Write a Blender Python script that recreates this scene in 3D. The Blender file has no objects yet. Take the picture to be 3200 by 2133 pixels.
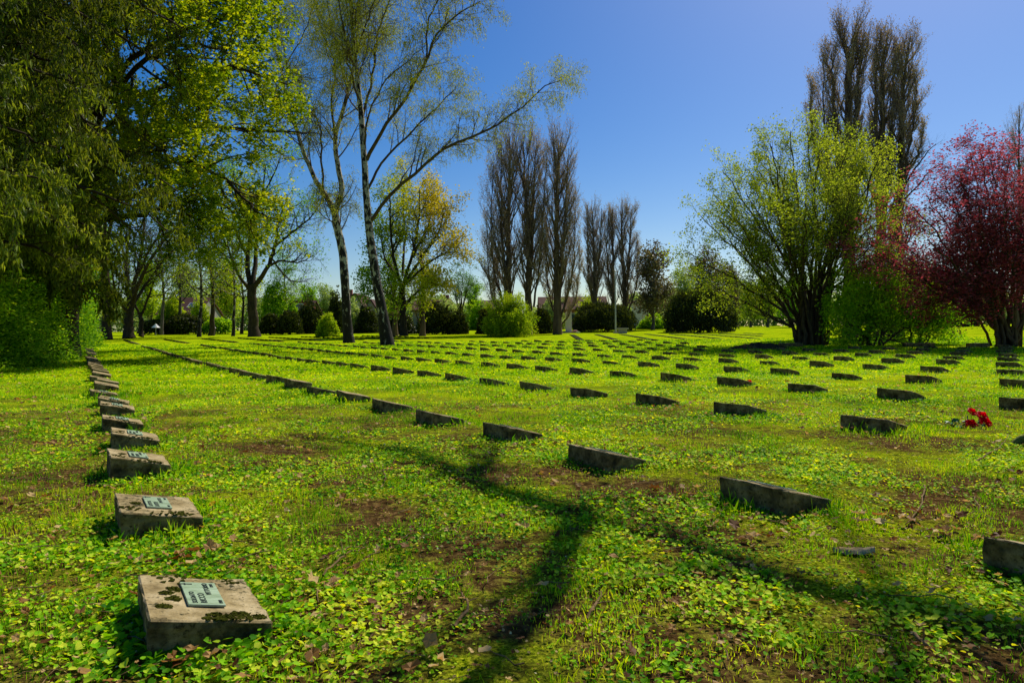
import bpy, bmesh, math
import numpy as np
from mathutils import Matrix, Vector

RNG = np.random.default_rng(7)
F = 2133.0
ROLL = 0.0088
SC = bpy.context.scene
COL = SC.collection
SUN_AZ, SUN_EL = math.radians(35), math.radians(48)

# ------------------------------------------------------------------ layout helpers
_GZ = np.array([-50, 25, 40, 60, 75, 90, 110, 150, 300, 3000.0])
_GH = np.array([0, 0, .16, .42, .57, .80, 1.15, 1.5, 1.6, 1.6])


def hash2(ix, iy, seed):
    n = np.sin(ix * 127.1 + iy * 311.7 + seed * 74.7) * 43758.5453
    return n - np.floor(n)


def vnoise(x, y, scale, seed=0, octaves=3):
    x = np.asarray(x, float) / scale
    y = np.asarray(y, float) / scale
    out = np.zeros_like(x)
    amp, tot = 1.0, 0.0
    for o in range(octaves):
        ix, iy = np.floor(x), np.floor(y)
        fx, fy = x - ix, y - iy
        fx, fy = fx * fx * (3 - 2 * fx), fy * fy * (3 - 2 * fy)
        a = hash2(ix, iy, seed + o); b = hash2(ix + 1, iy, seed + o)
        c = hash2(ix, iy + 1, seed + o); d = hash2(ix + 1, iy + 1, seed + o)
        out += amp * ((a * (1 - fx) + b * fx) * (1 - fy) + (c * (1 - fx) + d * fx) * fy)
        tot += amp
        amp *= .5
        x, y = x * 2.03 + 5.1, y * 2.03 + 1.7
    return out / tot


def g(X, Z):
    """height of the terrain"""
    Z = np.asarray(Z, float)
    h = np.interp(Z, _GZ, _GH)
    n = (vnoise(X, Z, 1.3, 3, 3) - .5) * .05 * np.clip((60 - Z) / 50, .0, 1)
    return h + n


def at(x, y, Z):
    """a point at depth Z that the photograph shows at pixel (x, y) of 3200x2133"""
    dx, dy = x - 1600.0, y - 1033.0
    v = dy + ROLL * dx
    u = dx - ROLL * dy
    return np.array([u / F * Z, Z, 1.0 - v / F * Z])


def ground(x, Z):
    """the ground point at depth Z below pixel column x"""
    X = (x - 1600.0) / F * Z
    return np.array([X, Z, float(g(X, Z))])


def project(X, Y, Zz):
    u = X / Y * F
    v = (1.0 - Zz) / Y * F
    return 1600 + u + ROLL * v, 1033 + v - ROLL * u


# ------------------------------------------------------------------ scene object helpers
def tag(o, label=None, cat=None, group=None, kind=None):
    if label: o['label'] = label
    if cat: o['category'] = cat
    if group: o['group'] = group
    if kind: o['kind'] = kind
    return o


def empty(name, loc, label, cat, group=None, rz=0.0):
    o = bpy.data.objects.new(name, None)
    o.empty_display_size = .2
    o.location = [float(v) for v in loc]
    o.rotation_euler = (0, 0, rz)
    COL.objects.link(o)
    return tag(o, label, cat, group)


def link(name, me, parent=None, mat=None):
    o = bpy.data.objects.new(name, me)
    COL.objects.link(o)
    if parent is not None:
        o.parent = parent
    if mat is not None and not me.materials:
        me.materials.append(mat)
    return o


def mesh_arrays(name, V, loops, starts, totals, tint=None, smooth=False):
    me = bpy.data.meshes.new(name)
    V = np.ascontiguousarray(V, np.float32)
    me.vertices.add(len(V))
    me.vertices.foreach_set('co', V.ravel())
    me.loops.add(len(loops))
    me.loops.foreach_set('vertex_index', np.ascontiguousarray(loops, np.int32))
    me.polygons.add(len(starts))
    me.polygons.foreach_set('loop_start', np.ascontiguousarray(starts, np.int32))
    me.polygons.foreach_set('loop_total', np.ascontiguousarray(totals, np.int32))
    me.polygons.foreach_set('use_smooth', np.full(len(starts), smooth, bool))
    me.update(calc_edges=True)
    if tint is not None:
        a = me.attributes.new('tint', 'FLOAT', 'POINT')
        a.data.foreach_set('value', np.ascontiguousarray(tint, np.float32))
    return me


def quads_mesh(name, V, Fq, tint=None, smooth=False):
    Fq = np.asarray(Fq)
    n, k = Fq.shape
    return mesh_arrays(name, V, Fq.ravel(), np.arange(n) * k, np.full(n, k), tint, smooth)


class MB:
    """collects boxes, prisms and polygons into one mesh"""
    def __init__(s):
        s.v, s.f = [], []

    def add(s, verts, faces):
        b = len(s.v)
        s.v += [tuple(map(float, v)) for v in verts]
        s.f += [tuple(i + b for i in f) for f in faces]
        return s

    def box(s, c, d, rz=0.0):
        ca, sa = math.cos(rz), math.sin(rz)
        vs = []
        for z in (-.5, .5):
            for x, y in ((-.5, -.5), (.5, -.5), (.5, .5), (-.5, .5)):
                px, py = x * d[0], y * d[1]
                vs.append((c[0] + px * ca - py * sa, c[1] + px * sa + py * ca, c[2] + z * d[2]))
        return s.add(vs, [(3, 2, 1, 0), (4, 5, 6, 7), (0, 1, 5, 4), (1, 2, 6, 5), (2, 3, 7, 6), (3, 0, 4, 7)])

    def prism(s, poly, a, b):
        """poly: list of points; extruded from offset vector a to offset b"""
        n = len(poly)
        P = [np.array(p, float) + a for p in poly] + [np.array(p, float) + b for p in poly]
        return s.add(P, [tuple(range(n))[::-1], tuple(range(n, 2 * n))] + [(i, (i + 1) % n, (i + 1) % n + n, i + n) for i in range(n)])

    def build(s, name, mat, parent=None, bevel=0.0):
        me = bpy.data.meshes.new(name)
        me.from_pydata(s.v, [], s.f)
        bm = bmesh.new(); bm.from_mesh(me)
        bmesh.ops.recalc_face_normals(bm, faces=bm.faces)
        if bevel:
            bmesh.ops.bevel(bm, geom=list(bm.edges), offset=bevel, segments=2, affect='EDGES', profile=.6)
        bm.to_mesh(me); bm.free()
        return link(name, me, parent, mat)


# ------------------------------------------------------------------ wood: batches of tapering tubes
class Wood:
    def __init__(s):
        s.V, s.F, s.n = [], [], 0

    def tubes(s, P, R, sides=5, rough=0.0):
        P = np.asarray(P, float); R = np.asarray(R, float)
        if P.ndim == 2:
            P, R = P[None], R[None]
        B, N, _ = P.shape
        T = np.gradient(P, axis=1)
        T /= np.linalg.norm(T, axis=2, keepdims=True) + 1e-9
        mt = T.mean(axis=1)
        ref = np.where((np.abs(mt[:, 2:3]) > .75), np.array([[1.0, .13, 0]]), np.array([[0, .1, 1.0]]))
        U = np.cross(T, ref[:, None, :]); U /= np.linalg.norm(U, axis=2, keepdims=True) + 1e-9
        W = np.cross(T, U)
        a = np.arange(sides) * 2 * np.pi / sides
        rr = R[:, :, None]
        if rough:
            rr = rr * (1 + rough * (RNG.random((B, N, sides)) - .5))
        V = P[:, :, None, :] + (np.cos(a)[None, None, :, None] * U[:, :, None, :] + np.sin(a)[None, None, :, None] * W[:, :, None, :]) * (rr[..., None] if rr.ndim == 3 else rr)
        idx = np.arange(B * N * sides).reshape(B, N, sides) + s.n
        nx = np.roll(idx, -1, axis=2)
        Fq = np.stack([idx[:, :-1], nx[:, :-1], nx[:, 1:], idx[:, 1:]], axis=-1).reshape(-1, 4)
        s.V.append(V.reshape(-1, 3)); s.F.append(Fq); s.n += B * N * sides
        return s

    def build(s, name, mat, parent):
        me = quads_mesh(name, np.concatenate(s.V), np.concatenate(s.F), smooth=True)
        return link(name, me, parent, mat)


def unit(v):
    return v / (np.linalg.norm(v, axis=-1, keepdims=True) + 1e-9)


def polyline(pts, n):
    """resample a hand-set polyline with a Catmull-Rom curve"""
    p = np.asarray(pts, float)
    if len(p) == 2:
        return p[0] + (p[1] - p[0]) * np.linspace(0, 1, n)[:, None]
    q = np.vstack([2 * p[0] - p[1], p, 2 * p[-1] - p[-2]])
    t = np.linspace(0, len(p) - 1 - 1e-6, n)
    i = t.astype(int); f = (t - i)[:, None]
    a, b, c, d = q[i], q[i + 1], q[i + 2], q[i + 3]
    return .5 * (2 * b + (c - a) * f + (2 * a - 5 * b + 4 * c - d) * f ** 2 + (3 * b - a - 3 * c + d) * f ** 3)


def stem(P, r0, r1, n=12, jit=0.0, power=1.0, flare=0.0):
    L = polyline(P, n)
    if jit:
        L[1:-1] += RNG.normal(0, jit, (n - 2, 3))
    t = np.linspace(0, 1, n)
    R = r0 + (r1 - r0) * t ** power
    if flare:
        R = R + flare * np.exp(-t * 14)
    return L, R


def sample(P, R, k, t0, t1, rng):
    B, N, _ = P.shape
    t = (t0 + (t1 - t0) * (np.arange(k)[None] + rng.random((B, k))) / k) * (N - 1)
    i = np.clip(t.astype(int), 0, N - 2); f = (t - i)
    b = np.arange(B)[:, None]
    pos = P[b, i] * (1 - f[..., None]) + P[b, i + 1] * f[..., None]
    tan = unit(P[b, i + 1] - P[b, i])
    rad = R[b, i] * (1 - f) + R[b, i + 1] * f if R is not None else None
    return pos.reshape(-1, 3), tan.reshape(-1, 3), (rad.reshape(-1) if rad is not None else None), (t / (N - 1)).reshape(-1)


def spawn(P, R, k, t0, t1, ang, L, npts=6, noise=.15, trop=0.0, tv=(0, 0, 1), rf=.6, rmax=9, rend=.3, tl=.4, angj=12, Lj=.3, up=0.0, rng=RNG):
    """children of every branch of a batch; tl shortens those near the tip; trop bends them along tv"""
    P = np.asarray(P); R = np.asarray(R)
    if P.ndim == 2:
        P, R = P[None], R[None]
    pos, tan, rad, t = sample(P, R, k, t0, t1, rng)
    M = len(pos)
    rnd = rng.normal(size=(M, 3)); rnd[:, 2] += up
    perp = unit(rnd - (rnd * tan).sum(1, keepdims=True) * tan)
    a = np.radians(rng.normal(ang, angj, M))[:, None]
    d = unit(np.cos(a) * tan + np.sin(a) * perp)
    ln = L * (1 - tl * t) * (1 + Lj * rng.uniform(-1, 1, M))
    out = np.zeros((M, npts, 3)); out[:, 0] = pos
    tv = np.asarray(tv, float)
    for i in range(1, npts):
        d = unit(d + rng.normal(0, noise, (M, 3)) + trop * tv)
        out[:, i] = out[:, i - 1] + d * (ln / (npts - 1))[:, None]
    r0 = np.minimum(rad * rf, rmax)
    R2 = r0[:, None] * (1 + (rend - 1) * np.linspace(0, 1, npts)[None])
    return out, R2


class Leaves:
    def __init__(s):
        s.c, s.a, s.b, s.t = [], [], [], []

    def put(s, pos, size, aspect=.6, mode='rand', sj=.3, tint=None, rng=RNG, tn=1.0):
        M = len(pos)
        if M == 0: return s
        a = unit(rng.normal(size=(M, 3)))
        if mode == 'hang':
            a = unit(a * .45 + np.array([0, 0, -1.0]))
        elif mode == 'flat':
            a[:, 2] *= .3; a = unit(a)
        elif mode == 'up':
            a = unit(a * .6 + np.array([0, 0, 1.0]))
        nrm = rng.normal(size=(M, 3))
        if mode == 'flat':
            nrm = nrm * .5 + np.array([0, 0, 1.0])
        b = unit(np.cross(a, nrm))
        sz = size * (1 + sj * rng.uniform(-1, 1, M))[:, None]
        s.c.append(pos); s.a.append(a * sz); s.b.append(b * sz * aspect)
        if tint is None:
            tint = .5 * rng.random(M) + .5 * vnoise(pos[:, 0] + pos[:, 1] * .7, pos[:, 2] + pos[:, 1] * .4, tn, 11, 2)
        s.t.append(tint)
        return s

    def along(s, P, n, t0, t1, spread, size, **kw):
        rng = kw.get('rng', RNG)
        pos, _, _, _ = sample(np.asarray(P), None, n, t0, t1, rng)
        pos = pos + rng.normal(0, spread, pos.shape)
        return s.put(pos, size, **kw)

    def keep(s, fn):
        c = np.concatenate(s.c); m = fn(c)
        s.a, s.b, s.t = [np.concatenate(s.a)[m]], [np.concatenate(s.b)[m]], [np.concatenate(s.t)[m]]
        s.c = [c[m]]
        return s

    def build(s, name, mat, parent):
        c, a, b, t = map(np.concatenate, (s.c, s.a, s.b, s.t))
        M = len(c)
        n = np.cross(a, b); n = unit(n) * np.linalg.norm(b, axis=1, keepdims=True) * .25
        V = np.stack([c, c + .45 * a + .5 * b + n, c + a, c + .45 * a - .5 * b + n], axis=1).reshape(-1, 3)
        Fq = np.arange(M * 4).reshape(M, 4)
        me = quads_mesh(name, V, Fq, np.repeat(t, 4))
        return link(name, me, parent, mat)


# ------------------------------------------------------------------ materials
def new_mat(name):
    m = bpy.data.materials.new(name)
    m.use_nodes = True
    nt = m.node_tree
    nt.nodes.clear()
    return m, nt


class NT:
    def __init__(s, nt): s.nt = nt

    def n(s, typ, **kw):
        nd = s.nt.nodes.new(typ)
        for k, v in kw.items():
            if hasattr(nd, k) and not k.startswith('_'):
                setattr(nd, k, v)
        return nd

    def l(s, a, b): s.nt.links.new(a, b)

    def ramp(s, fac, stops, interp='LINEAR'):
        r = s.n('ShaderNodeValToRGB')
        cr = r.color_ramp; cr.interpolation = interp
        while len(cr.elements) > 1: cr.elements.remove(cr.elements[-1])
        cr.elements[0].position = stops[0][0]; cr.elements[0].color = (*stops[0][1], 1)
        for p, c in stops[1:]:
            e = cr.elements.new(p); e.color = (*c, 1)
        s.l(fac, r.inputs[0])
        return r.outputs[0]

    def noise(s, vec, scale, detail=4, rough=.6, dist=0.0):
        n = s.n('ShaderNodeTexNoise')
        n.inputs['Scale'].default_value = scale; n.inputs['Detail'].default_value = detail
        n.inputs['Roughness'].default_value = rough; n.inputs['Distortion'].default_value = dist
        if vec is not None: s.l(vec, n.inputs['Vector'])
        return n.outputs['Fac']

    def mapping(s, vec, scale=(1, 1, 1)):
        m = s.n('ShaderNodeMapping'); m.inputs['Scale'].default_value = scale
        s.l(vec, m.inputs['Vector']); return m.outputs[0]

    def mix(s, fac, a, b, mode='MIX'):
        m = s.n('ShaderNodeMix', data_type='RGBA', blend_type=mode)
        for inp, v in ((m.inputs[0], fac), (m.inputs[6], a), (m.inputs[7], b)):
            if hasattr(v, 'is_linked'): s.l(v, inp)
            elif isinstance(v, tuple): inp.default_value = (*v, 1)
            else: inp.default_value = v
        return m.outputs[2]

    def math(s, op, a, b=0.0, clamp=False):
        m = s.n('ShaderNodeMath', operation=op, use_clamp=clamp)
        for inp, v in ((m.inputs[0], a), (m.inputs[1], b)):
            if hasattr(v, 'is_linked'): s.l(v, inp)
            else: inp.default_value = v
        return m.outputs[0]

    def bump(s, h, strength=.5, dist=.01):
        b = s.n('ShaderNodeBump'); b.inputs['Strength'].default_value = strength; b.inputs['Distance'].default_value = dist
        s.l(h, b.inputs['Height']); return b.outputs[0]

    def out(s, col, rough=.8, spec=.2, normal=None, metallic=0.0):
        p = s.n('ShaderNodeBsdfPrincipled')
        if hasattr(col, 'is_linked'): s.l(col, p.inputs['Base Color'])
        else: p.inputs['Base Color'].default_value = (*col, 1)
        if hasattr(rough, 'is_linked'): s.l(rough, p.inputs['Roughness'])
        else: p.inputs['Roughness'].default_value = rough
        p.inputs['Specular IOR Level'].default_value = spec
        p.inputs['Metallic'].default_value = metallic
        if normal is not None: s.l(normal, p.inputs['Normal'])
        o = s.n('ShaderNodeOutputMaterial'); s.l(p.outputs[0], o.inputs[0])
        return p

    def obj(s): return s.n('ShaderNodeTexCoord').outputs['Object']
    def geo(s): return s.n('ShaderNodeNewGeometry')


def leaf_mat(name, c0, c1, c2, trans=.45, gain=(1.7, 1.5, .6), rough=.45, spec=.25):
    m, nt = new_mat(name); T = NT(nt)
    a = T.n('ShaderNodeAttribute'); a.attribute_name = 'tint'
    col = T.ramp(a.outputs['Fac'], [(.15, c0), (.5, c1), (.85, c2)])
    p = T.n('ShaderNodeBsdfPrincipled')
    T.l(col, p.inputs['Base Color']); p.inputs['Roughness'].default_value = rough
    p.inputs['Specular IOR Level'].default_value = spec
    tr = T.n('ShaderNodeBsdfTranslucent')
    T.l(T.mix(1.0, col, gain, 'MULTIPLY'), tr.inputs['Color'])
    mx = T.n('ShaderNodeMixShader'); mx.inputs[0].default_value = trans
    T.l(p.outputs[0], mx.inputs[1]); T.l(tr.outputs[0], mx.inputs[2])
    o = T.n('ShaderNodeOutputMaterial'); T.l(mx.outputs[0], o.inputs[0])
    return m


def bark_mat(name, c0, c1, scale=6, stretch=.25, bump=.6):
    m, nt = new_mat(name); T = NT(nt)
    v = T.mapping(T.obj(), (1, 1, stretch))
    n = T.noise(v, scale, 5, .7)
    col = T.ramp(n, [(.3, c0), (.7, c1)])
    T.out(col, .9, .1, T.bump(n, bump, .03))
    return m


def flat_mat(name, c, rough=.8, spec=.2, var=.25, scale=3.0, metallic=0.0):
    m, nt = new_mat(name); T = NT(nt)
    n = T.noise(T.obj(), scale, 4, .65)
    d = tuple(max(0, x * (1 - var)) for x in c); b = tuple(min(1, x * (1 + var)) for x in c)
    T.out(T.ramp(n, [(.3, d), (.7, b)]), rough, spec, T.bump(n, .15, .01), metallic)
    return m


M = {}
M['bark'] = bark_mat('dark_bark', (.018, .013, .008), (.075, .055, .032))
M['bark_poplar'] = bark_mat('poplar_bark', (.05, .033, .022), (.16, .11, .075), 3, .2)
M['bark_shrub'] = bark_mat('shrub_bark', (.032, .022, .013), (.12, .085, .05), 8, .2)
M['bark_grey'] = bark_mat('grey_bark', (.05, .042, .033), (.14, .12, .095), 5, .3)
M['bark_fine'] = bark_mat('brown_branch_bark', (.05, .03, .018), (.15, .10, .06), 5, .3)
M['bark_tan'] = bark_mat('tan_bark', (.25, .16, .06), (.6, .45, .22), 25, .3, .4)
M['stone_dark'] = flat_mat('dark_mossy_stone', (.03, .035, .008), .95, .05, .5, 3)
M['twig'] = bark_mat('dead_twig', (.07, .04, .015), (.34, .22, .1), 30, .3, .3)
M['root_moss'] = bark_mat('mossy_root', (.06, .075, .012), (.24, .27, .06), 22, 1, .8)


def birch_mat():
    m, nt = new_mat('birch_bark'); T = NT(nt)
    ob = T.obj()
    sep = T.n('ShaderNodeSeparateXYZ'); T.l(ob, sep.inputs[0])
    n1 = T.noise(T.mapping(ob, (2.2, 2.2, 1.1)), 2.0, 5, .65, .4)
    n2 = T.noise(T.mapping(ob, (1, 1, 7)), 2.5, 3, .6)
    hz = T.n('ShaderNodeMapRange'); hz.inputs[1].default_value = 0; hz.inputs[2].default_value = 7.5
    hz.inputs[3].default_value = .17; hz.inputs[4].default_value = .02
    T.l(sep.outputs[2], hz.inputs[0])
    f = T.math('ADD', n1, hz.outputs[0])
    dark = T.ramp(f, [(.50, (0, 0, 0)), (.56, (1, 1, 1))])
    band = T.ramp(n2, [(.60, (0, 0, 0)), (.66, (1, 1, 1))])
    white = T.ramp(n2, [(.3, (.33, .28, .21)), (.6, (.52, .46, .37))])
    c = T.mix(T.math('MULTIPLY', band, .75), white, (.06, .045, .035))
    c = T.mix(dark, c, (.022, .017, .012))
    T.out(c, .75, .2, T.bump(f, .7, .04))
    return m


M['birch'] = birch_mat()


def stone_mat():
    m, nt = new_mat('weathered_concrete'); T = NT(nt)
    ob = T.obj()
    oi = T.n('ShaderNodeObjectInfo')
    add = T.n('ShaderNodeVectorMath', operation='ADD')
    cmb = T.n('ShaderNodeCombineXYZ')
    for i in range(3): T.l(T.math('MULTIPLY', oi.outputs['Random'], 17.0 + 5 * i), cmb.inputs[i])
    T.l(ob, add.inputs[0]); T.l(cmb.outputs[0], add.inputs[1])
    v = add.outputs[0]
    n1 = T.noise(v, 9, 6, .65); n2 = T.noise(v, 45, 5, .7); n3 = T.noise(v, 3.5, 5, .6)
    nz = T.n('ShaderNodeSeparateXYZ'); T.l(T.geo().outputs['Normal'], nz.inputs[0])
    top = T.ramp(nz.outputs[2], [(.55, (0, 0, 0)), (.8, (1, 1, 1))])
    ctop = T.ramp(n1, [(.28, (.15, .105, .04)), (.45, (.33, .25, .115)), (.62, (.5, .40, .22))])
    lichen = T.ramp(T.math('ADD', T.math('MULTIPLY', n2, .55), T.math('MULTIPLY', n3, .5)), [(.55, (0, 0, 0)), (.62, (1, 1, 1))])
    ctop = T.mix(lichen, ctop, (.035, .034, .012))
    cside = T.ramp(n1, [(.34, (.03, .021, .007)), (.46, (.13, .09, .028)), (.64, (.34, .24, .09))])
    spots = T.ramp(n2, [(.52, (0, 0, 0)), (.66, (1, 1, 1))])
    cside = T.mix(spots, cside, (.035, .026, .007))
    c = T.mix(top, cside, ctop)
    c = T.mix(T.math('MULTIPLY', T.ramp(n2, [(.35, (1, 1, 1)), (.5, (0, 0, 0))]), .35), c, (.08, .075, .045))
    T.out(c, .92, .15, T.bump(T.math('ADD', n2, T.math('MULTIPLY', n1, .8)), .55, .008))
    return m


M['stone'] = stone_mat()


def plaque_mat():
    m, nt = new_mat('verdigris_bronze'); T = NT(nt)
    n = T.noise(T.mapping(T.obj(), (1, .35, 1)), 38, 6, .75)
    c = T.ramp(n, [(.3, (.14, .19, .09)), (.5, (.27, .37, .22)), (.7, (.40, .5, .35))])
    T.out(c, .5, .4, T.bump(n, .1, .002))
    return m


M['plaque'] = plaque_mat()
M['letter'] = flat_mat('dark_lettering', (.03, .045, .04), .6)
M['moss'] = flat_mat('moss', (.04, .045, .006), .98, .0, .85, 160)
M['plaster'] = flat_mat('white_plaster', (.46, .42, .38), .9, .1, .08, .5)
M['plaster_dim'] = flat_mat('grey_plaster', (.24, .23, .21), .9, .1, .2, .5)
M['brick'] = flat_mat('red_brick', (.33, .12, .08), .9, .1, .3, 4)


def tile_mat(name, c):
    m, nt = new_mat(name); T = NT(nt)
    w = T.n('ShaderNodeTexWave', wave_type='BANDS', bands_direction='Z'); w.inputs['Scale'].default_value = 1.6
    w.inputs['Distortion'].default_value = .6; T.l(T.obj(), w.inputs['Vector'])
    n = T.noise(T.obj(), 2.5, 4, .7)
    k = T.mix(n, tuple(x * .6 for x in c), tuple(min(1, x * 1.5) for x in c))
    T.out(T.mix(T.math('MULTIPLY', w.outputs['Fac'], .35), k, tuple(x * .4 for x in c)), .85, .15)
    return m


M['tile_red'] = tile_mat('red_roof_tiles', (.085, .04, .03))
M['tile_brown'] = tile_mat('brown_roof_tiles', (.10, .045, .03))
M['glass'] = flat_mat('window_glass', (.05, .07, .09), .15, .6, .1)
M['frame'] = flat_mat('white_frame', (.7, .68, .65), .5, .3, .05)
M['canvas'] = flat_mat('white_canvas', (.85, .83, .8), .8, .1, .03)
M['metal'] = flat_mat('grey_metal', (.42, .42, .41), .4, .5, .1, 3, .3)
M['granite'] = flat_mat('grey_granite', (.36, .31, .29), .85, .2, .3, 12)
M['white_stone'] = flat_mat('pale_stone', (.62, .55, .54), .85, .2, .12, 4)
M['petal_red'] = leaf_mat('red_petal', (.7, .004, .012), (.7, .004, .012), (.7, .004, .012), .45, (1.3, 1, 1), .5, .2)
M['petal_yellow'] = flat_mat('yellow_petal', (.75, .5, .01), .6, .2, .2, 60)
M['petal_white'] = flat_mat('white_petal', (.75, .73, .68), .6, .2, .1, 60)
M['stalk'] = flat_mat('green_stalk', (.08, .2, .03), .6, .2, .3, 30)
M['rose_leaf'] = flat_mat('blue_green_leaf', (.04, .16, .05), .5, .3, .3, 30)
M['soil'] = flat_mat('bare_soil', (.075, .045, .022), .95, .05, .5, 5)

M['lf_evergreen'] = leaf_mat('evergreen_leaves', (.025, .05, .004), (.14, .2, .012), (.42, .46, .07), .45, (1.6, 1.5, .5), .45, .2)
M['lf_needle'] = leaf_mat('needle_sprays', (.02, .036, .003), (.10, .14, .012), (.23, .28, .025), .45, (1.6, 1.4, .4), .6, .1)
M['lf_maple'] = leaf_mat('maple_leaves', (.04, .11, .004), (.15, .26, .008), (.36, .44, .018), .55, (2.0, 1.55, .35), .6, .1)
M['lf_hedge'] = leaf_mat('hedge_leaves', (.03, .11, .003), (.22, .46, .008), (.55, .72, .05), .5, (1.8, 1.6, .4), .6, .1)
M['lf_bright'] = leaf_mat('bright_spring_leaves', (.05, .17, .004), (.16, .37, .008), (.34, .52, .02), .5, (1.8, 1.5, .4), .6, .1)
M['lf_birch'] = leaf_mat('birch_catkin_leaves', (.10, .12, .01), (.25, .29, .025), (.44, .46, .08), .5, (1.7, 1.6, .5), .6, .1)
M['lf_gold'] = leaf_mat('golden_leaves', (.14, .28, .006), (.34, .44, .012), (.43, .40, .04), .5, (1.7, 1.4, .4), .6, .1)
M['lf_yellow'] = leaf_mat('yellow_green_leaves', (.10, .2, .005), (.26, .4, .01), (.46, .55, .03), .5, (1.7, 1.5, .4), .6, .1)
M['lf_poplar'] = leaf_mat('poplar_buds', (.19, .15, .13), (.35, .28, .23), (.42, .37, .22), .4, (1.5, 1.3, .6), .7, .05)
M['lf_shrub'] = leaf_mat('hornbeam_leaves', (.09, .15, .01), (.27, .35, .025), (.5, .56, .08), .5, (1.7, 1.6, .5), .6, .1)
M['lf_sunlit'] = leaf_mat('sunlit_fresh_leaves', (.05, .17, .004), (.22, .5, .01), (.5, .75, .03), .55, (1.7, 1.4, .4), .6, .1)  # sunlight put into a brighter leaf colour for the shaded low shrubs
M['bark_pale_twig'] = bark_mat('poplar_twigs', (.16, .115, .085), (.36, .26, .2), 3, .3, .2)
M['lf_purple'] = leaf_mat('purple_leaves', (.09, .018, .028), (.26, .055, .08), (.44, .14, .18), .5, (2.0, 1.0, 1.0), .6, .1)
M['lf_yew'] = leaf_mat('yew_needles', (.006, .012, .003), (.02, .034, .005), (.10, .12, .012), .25, (1.5, 1.4, .5))
M['lf_pale'] = leaf_mat('pale_far_leaves', (.13, .2, .05), (.27, .38, .11), (.42, .5, .2), .5, (1.6, 1.5, .7))  # distance haze mixed into the leaf colour
M['lf_brownish'] = leaf_mat('bare_far_twigs', (.07, .05, .035), (.14, .11, .06), (.2, .2, .08), .4, (1.5, 1.4, .8))
M['lf_teal'] = leaf_mat('blue_green_leaves', (.04, .1, .03), (.11, .22, .07), (.2, .34, .13), .5, (1.5, 1.5, .8))
M['gc_leaf'] = leaf_mat('ground_cover_leaves', (.03, .17, .002), (.25, .58, .005), (.72, .80, .05), .4, (1.9, 1.5, .3), .6, .08)
M['gc_far'] = leaf_mat('lawn_leaves', (.05, .18, .002), (.31, .57, .003), (.66, .76, .025), .4, (1.8, 1.5, .3), .7, .04)
M['grass'] = leaf_mat('grass_blades', (.05, .21, .002), (.28, .60, .005), (.66, .78, .03), .45, (1.8, 1.5, .4), .6, .08)
M['dry'] = leaf_mat('dry_leaves', (.13, .045, .008), (.34, .17, .04), (.66, .46, .18), .3, (1.5, 1.2, .8), .6, .2)
M['litter'] = leaf_mat('tiny_pale_litter', (.4, .28, .08), (.62, .5, .18), (.8, .74, .45), .3, (1.2, 1.1, .7), .8, .05)


def ground_mat():
    m, nt = new_mat('mossy_ground'); T = NT(nt)
    ob = T.obj()
    n1 = T.noise(ob, .9, 6, .65); n2 = T.noise(ob, 18, 6, .75); n3 = T.noise(ob, 70, 4, .7); n4 = T.noise(ob, .18, 3, .5)
    soil = T.ramp(n2, [(.3, (.018, .01, .004)), (.5, (.09, .052, .017)), (.72, (.32, .19, .07))])
    mossc = T.ramp(n3, [(.34, (.02, .045, .001)), (.5, (.22, .30, .004)), (.66, (.6, .6, .03))])
    near = T.mix(T.ramp(T.math('ADD', T.math('MULTIPLY', n1, .75), T.math('MULTIPLY', n2, .3)), [(.49, (0, 0, 0)), (.60, (1, 1, 1))]), soil, mossc)
    lawn = T.ramp(T.math('ADD', T.math('MULTIPLY', n2, .5), T.math('MULTIPLY', n1, .5)), [(.38, (.04, .10, .001)), (.5, (.25, .39, .003)), (.62, (.58, .64, .008))])
    lawn = T.mix(T.ramp(n4, [(.4, (0, 0, 0)), (.65, (.5, .5, .5))]), lawn, (.42, .47, .006))
    sep = T.n('ShaderNodeSeparateXYZ'); T.l(ob, sep.inputs[0])
    far = T.n('ShaderNodeMapRange'); far.inputs[1].default_value = 6; far.inputs[2].default_value = 15
    T.l(sep.outputs[1], far.inputs[0])
    c = T.mix(far.outputs[0], near, lawn)
    h = T.math('ADD', n2, T.math('MULTIPLY', n3, .7))
    T.out(c, 1.0, .0, T.bump(h, .8, .03))
    return m


M['ground'] = ground_mat()

# ================================================================== camera, sky, sun
cam_d = bpy.data.cameras.new('camera')
cam = bpy.data.objects.new('camera', cam_d)
COL.objects.link(cam)
cam_d.sensor_width = 36.0
cam_d.lens = F / 3200 * 36
cam_d.shift_y = -(1066.5 - 1033) / 3200
cam_d.clip_start, cam_d.clip_end = .05, 6000
cam.matrix_world = Matrix.Translation((0, 0, 1)) @ Matrix.Rotation(math.pi / 2, 4, 'X') @ Matrix.Rotation(-math.atan(ROLL), 4, 'Z')
SC.camera = cam

W = bpy.data.worlds.new('World'); SC.world = W; W.use_nodes = True
T = NT(W.node_tree); W.node_tree.nodes.clear()
sky = T.n('ShaderNodeTexSky', sky_type='NISHITA')
sky.sun_disc = False
sky.sun_elevation = SUN_EL
sky.sun_rotation = SUN_AZ
sky.air_density = 1.0; sky.dust_density = .7; sky.ozone_density = 3.0
hs = T.n('ShaderNodeHueSaturation'); hs.inputs['Saturation'].default_value = 1.5; hs.inputs['Value'].default_value = 1.0
hs.inputs['Hue'].default_value = .509
T.l(sky.outputs[0], hs.inputs['Color'])
bg = T.n('ShaderNodeBackground'); bg.inputs['Strength'].default_value = .1
T.l(hs.outputs[0], bg.inputs['Color'])
wo = T.n('ShaderNodeOutputWorld'); T.l(bg.outputs[0], wo.inputs[0])

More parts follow.
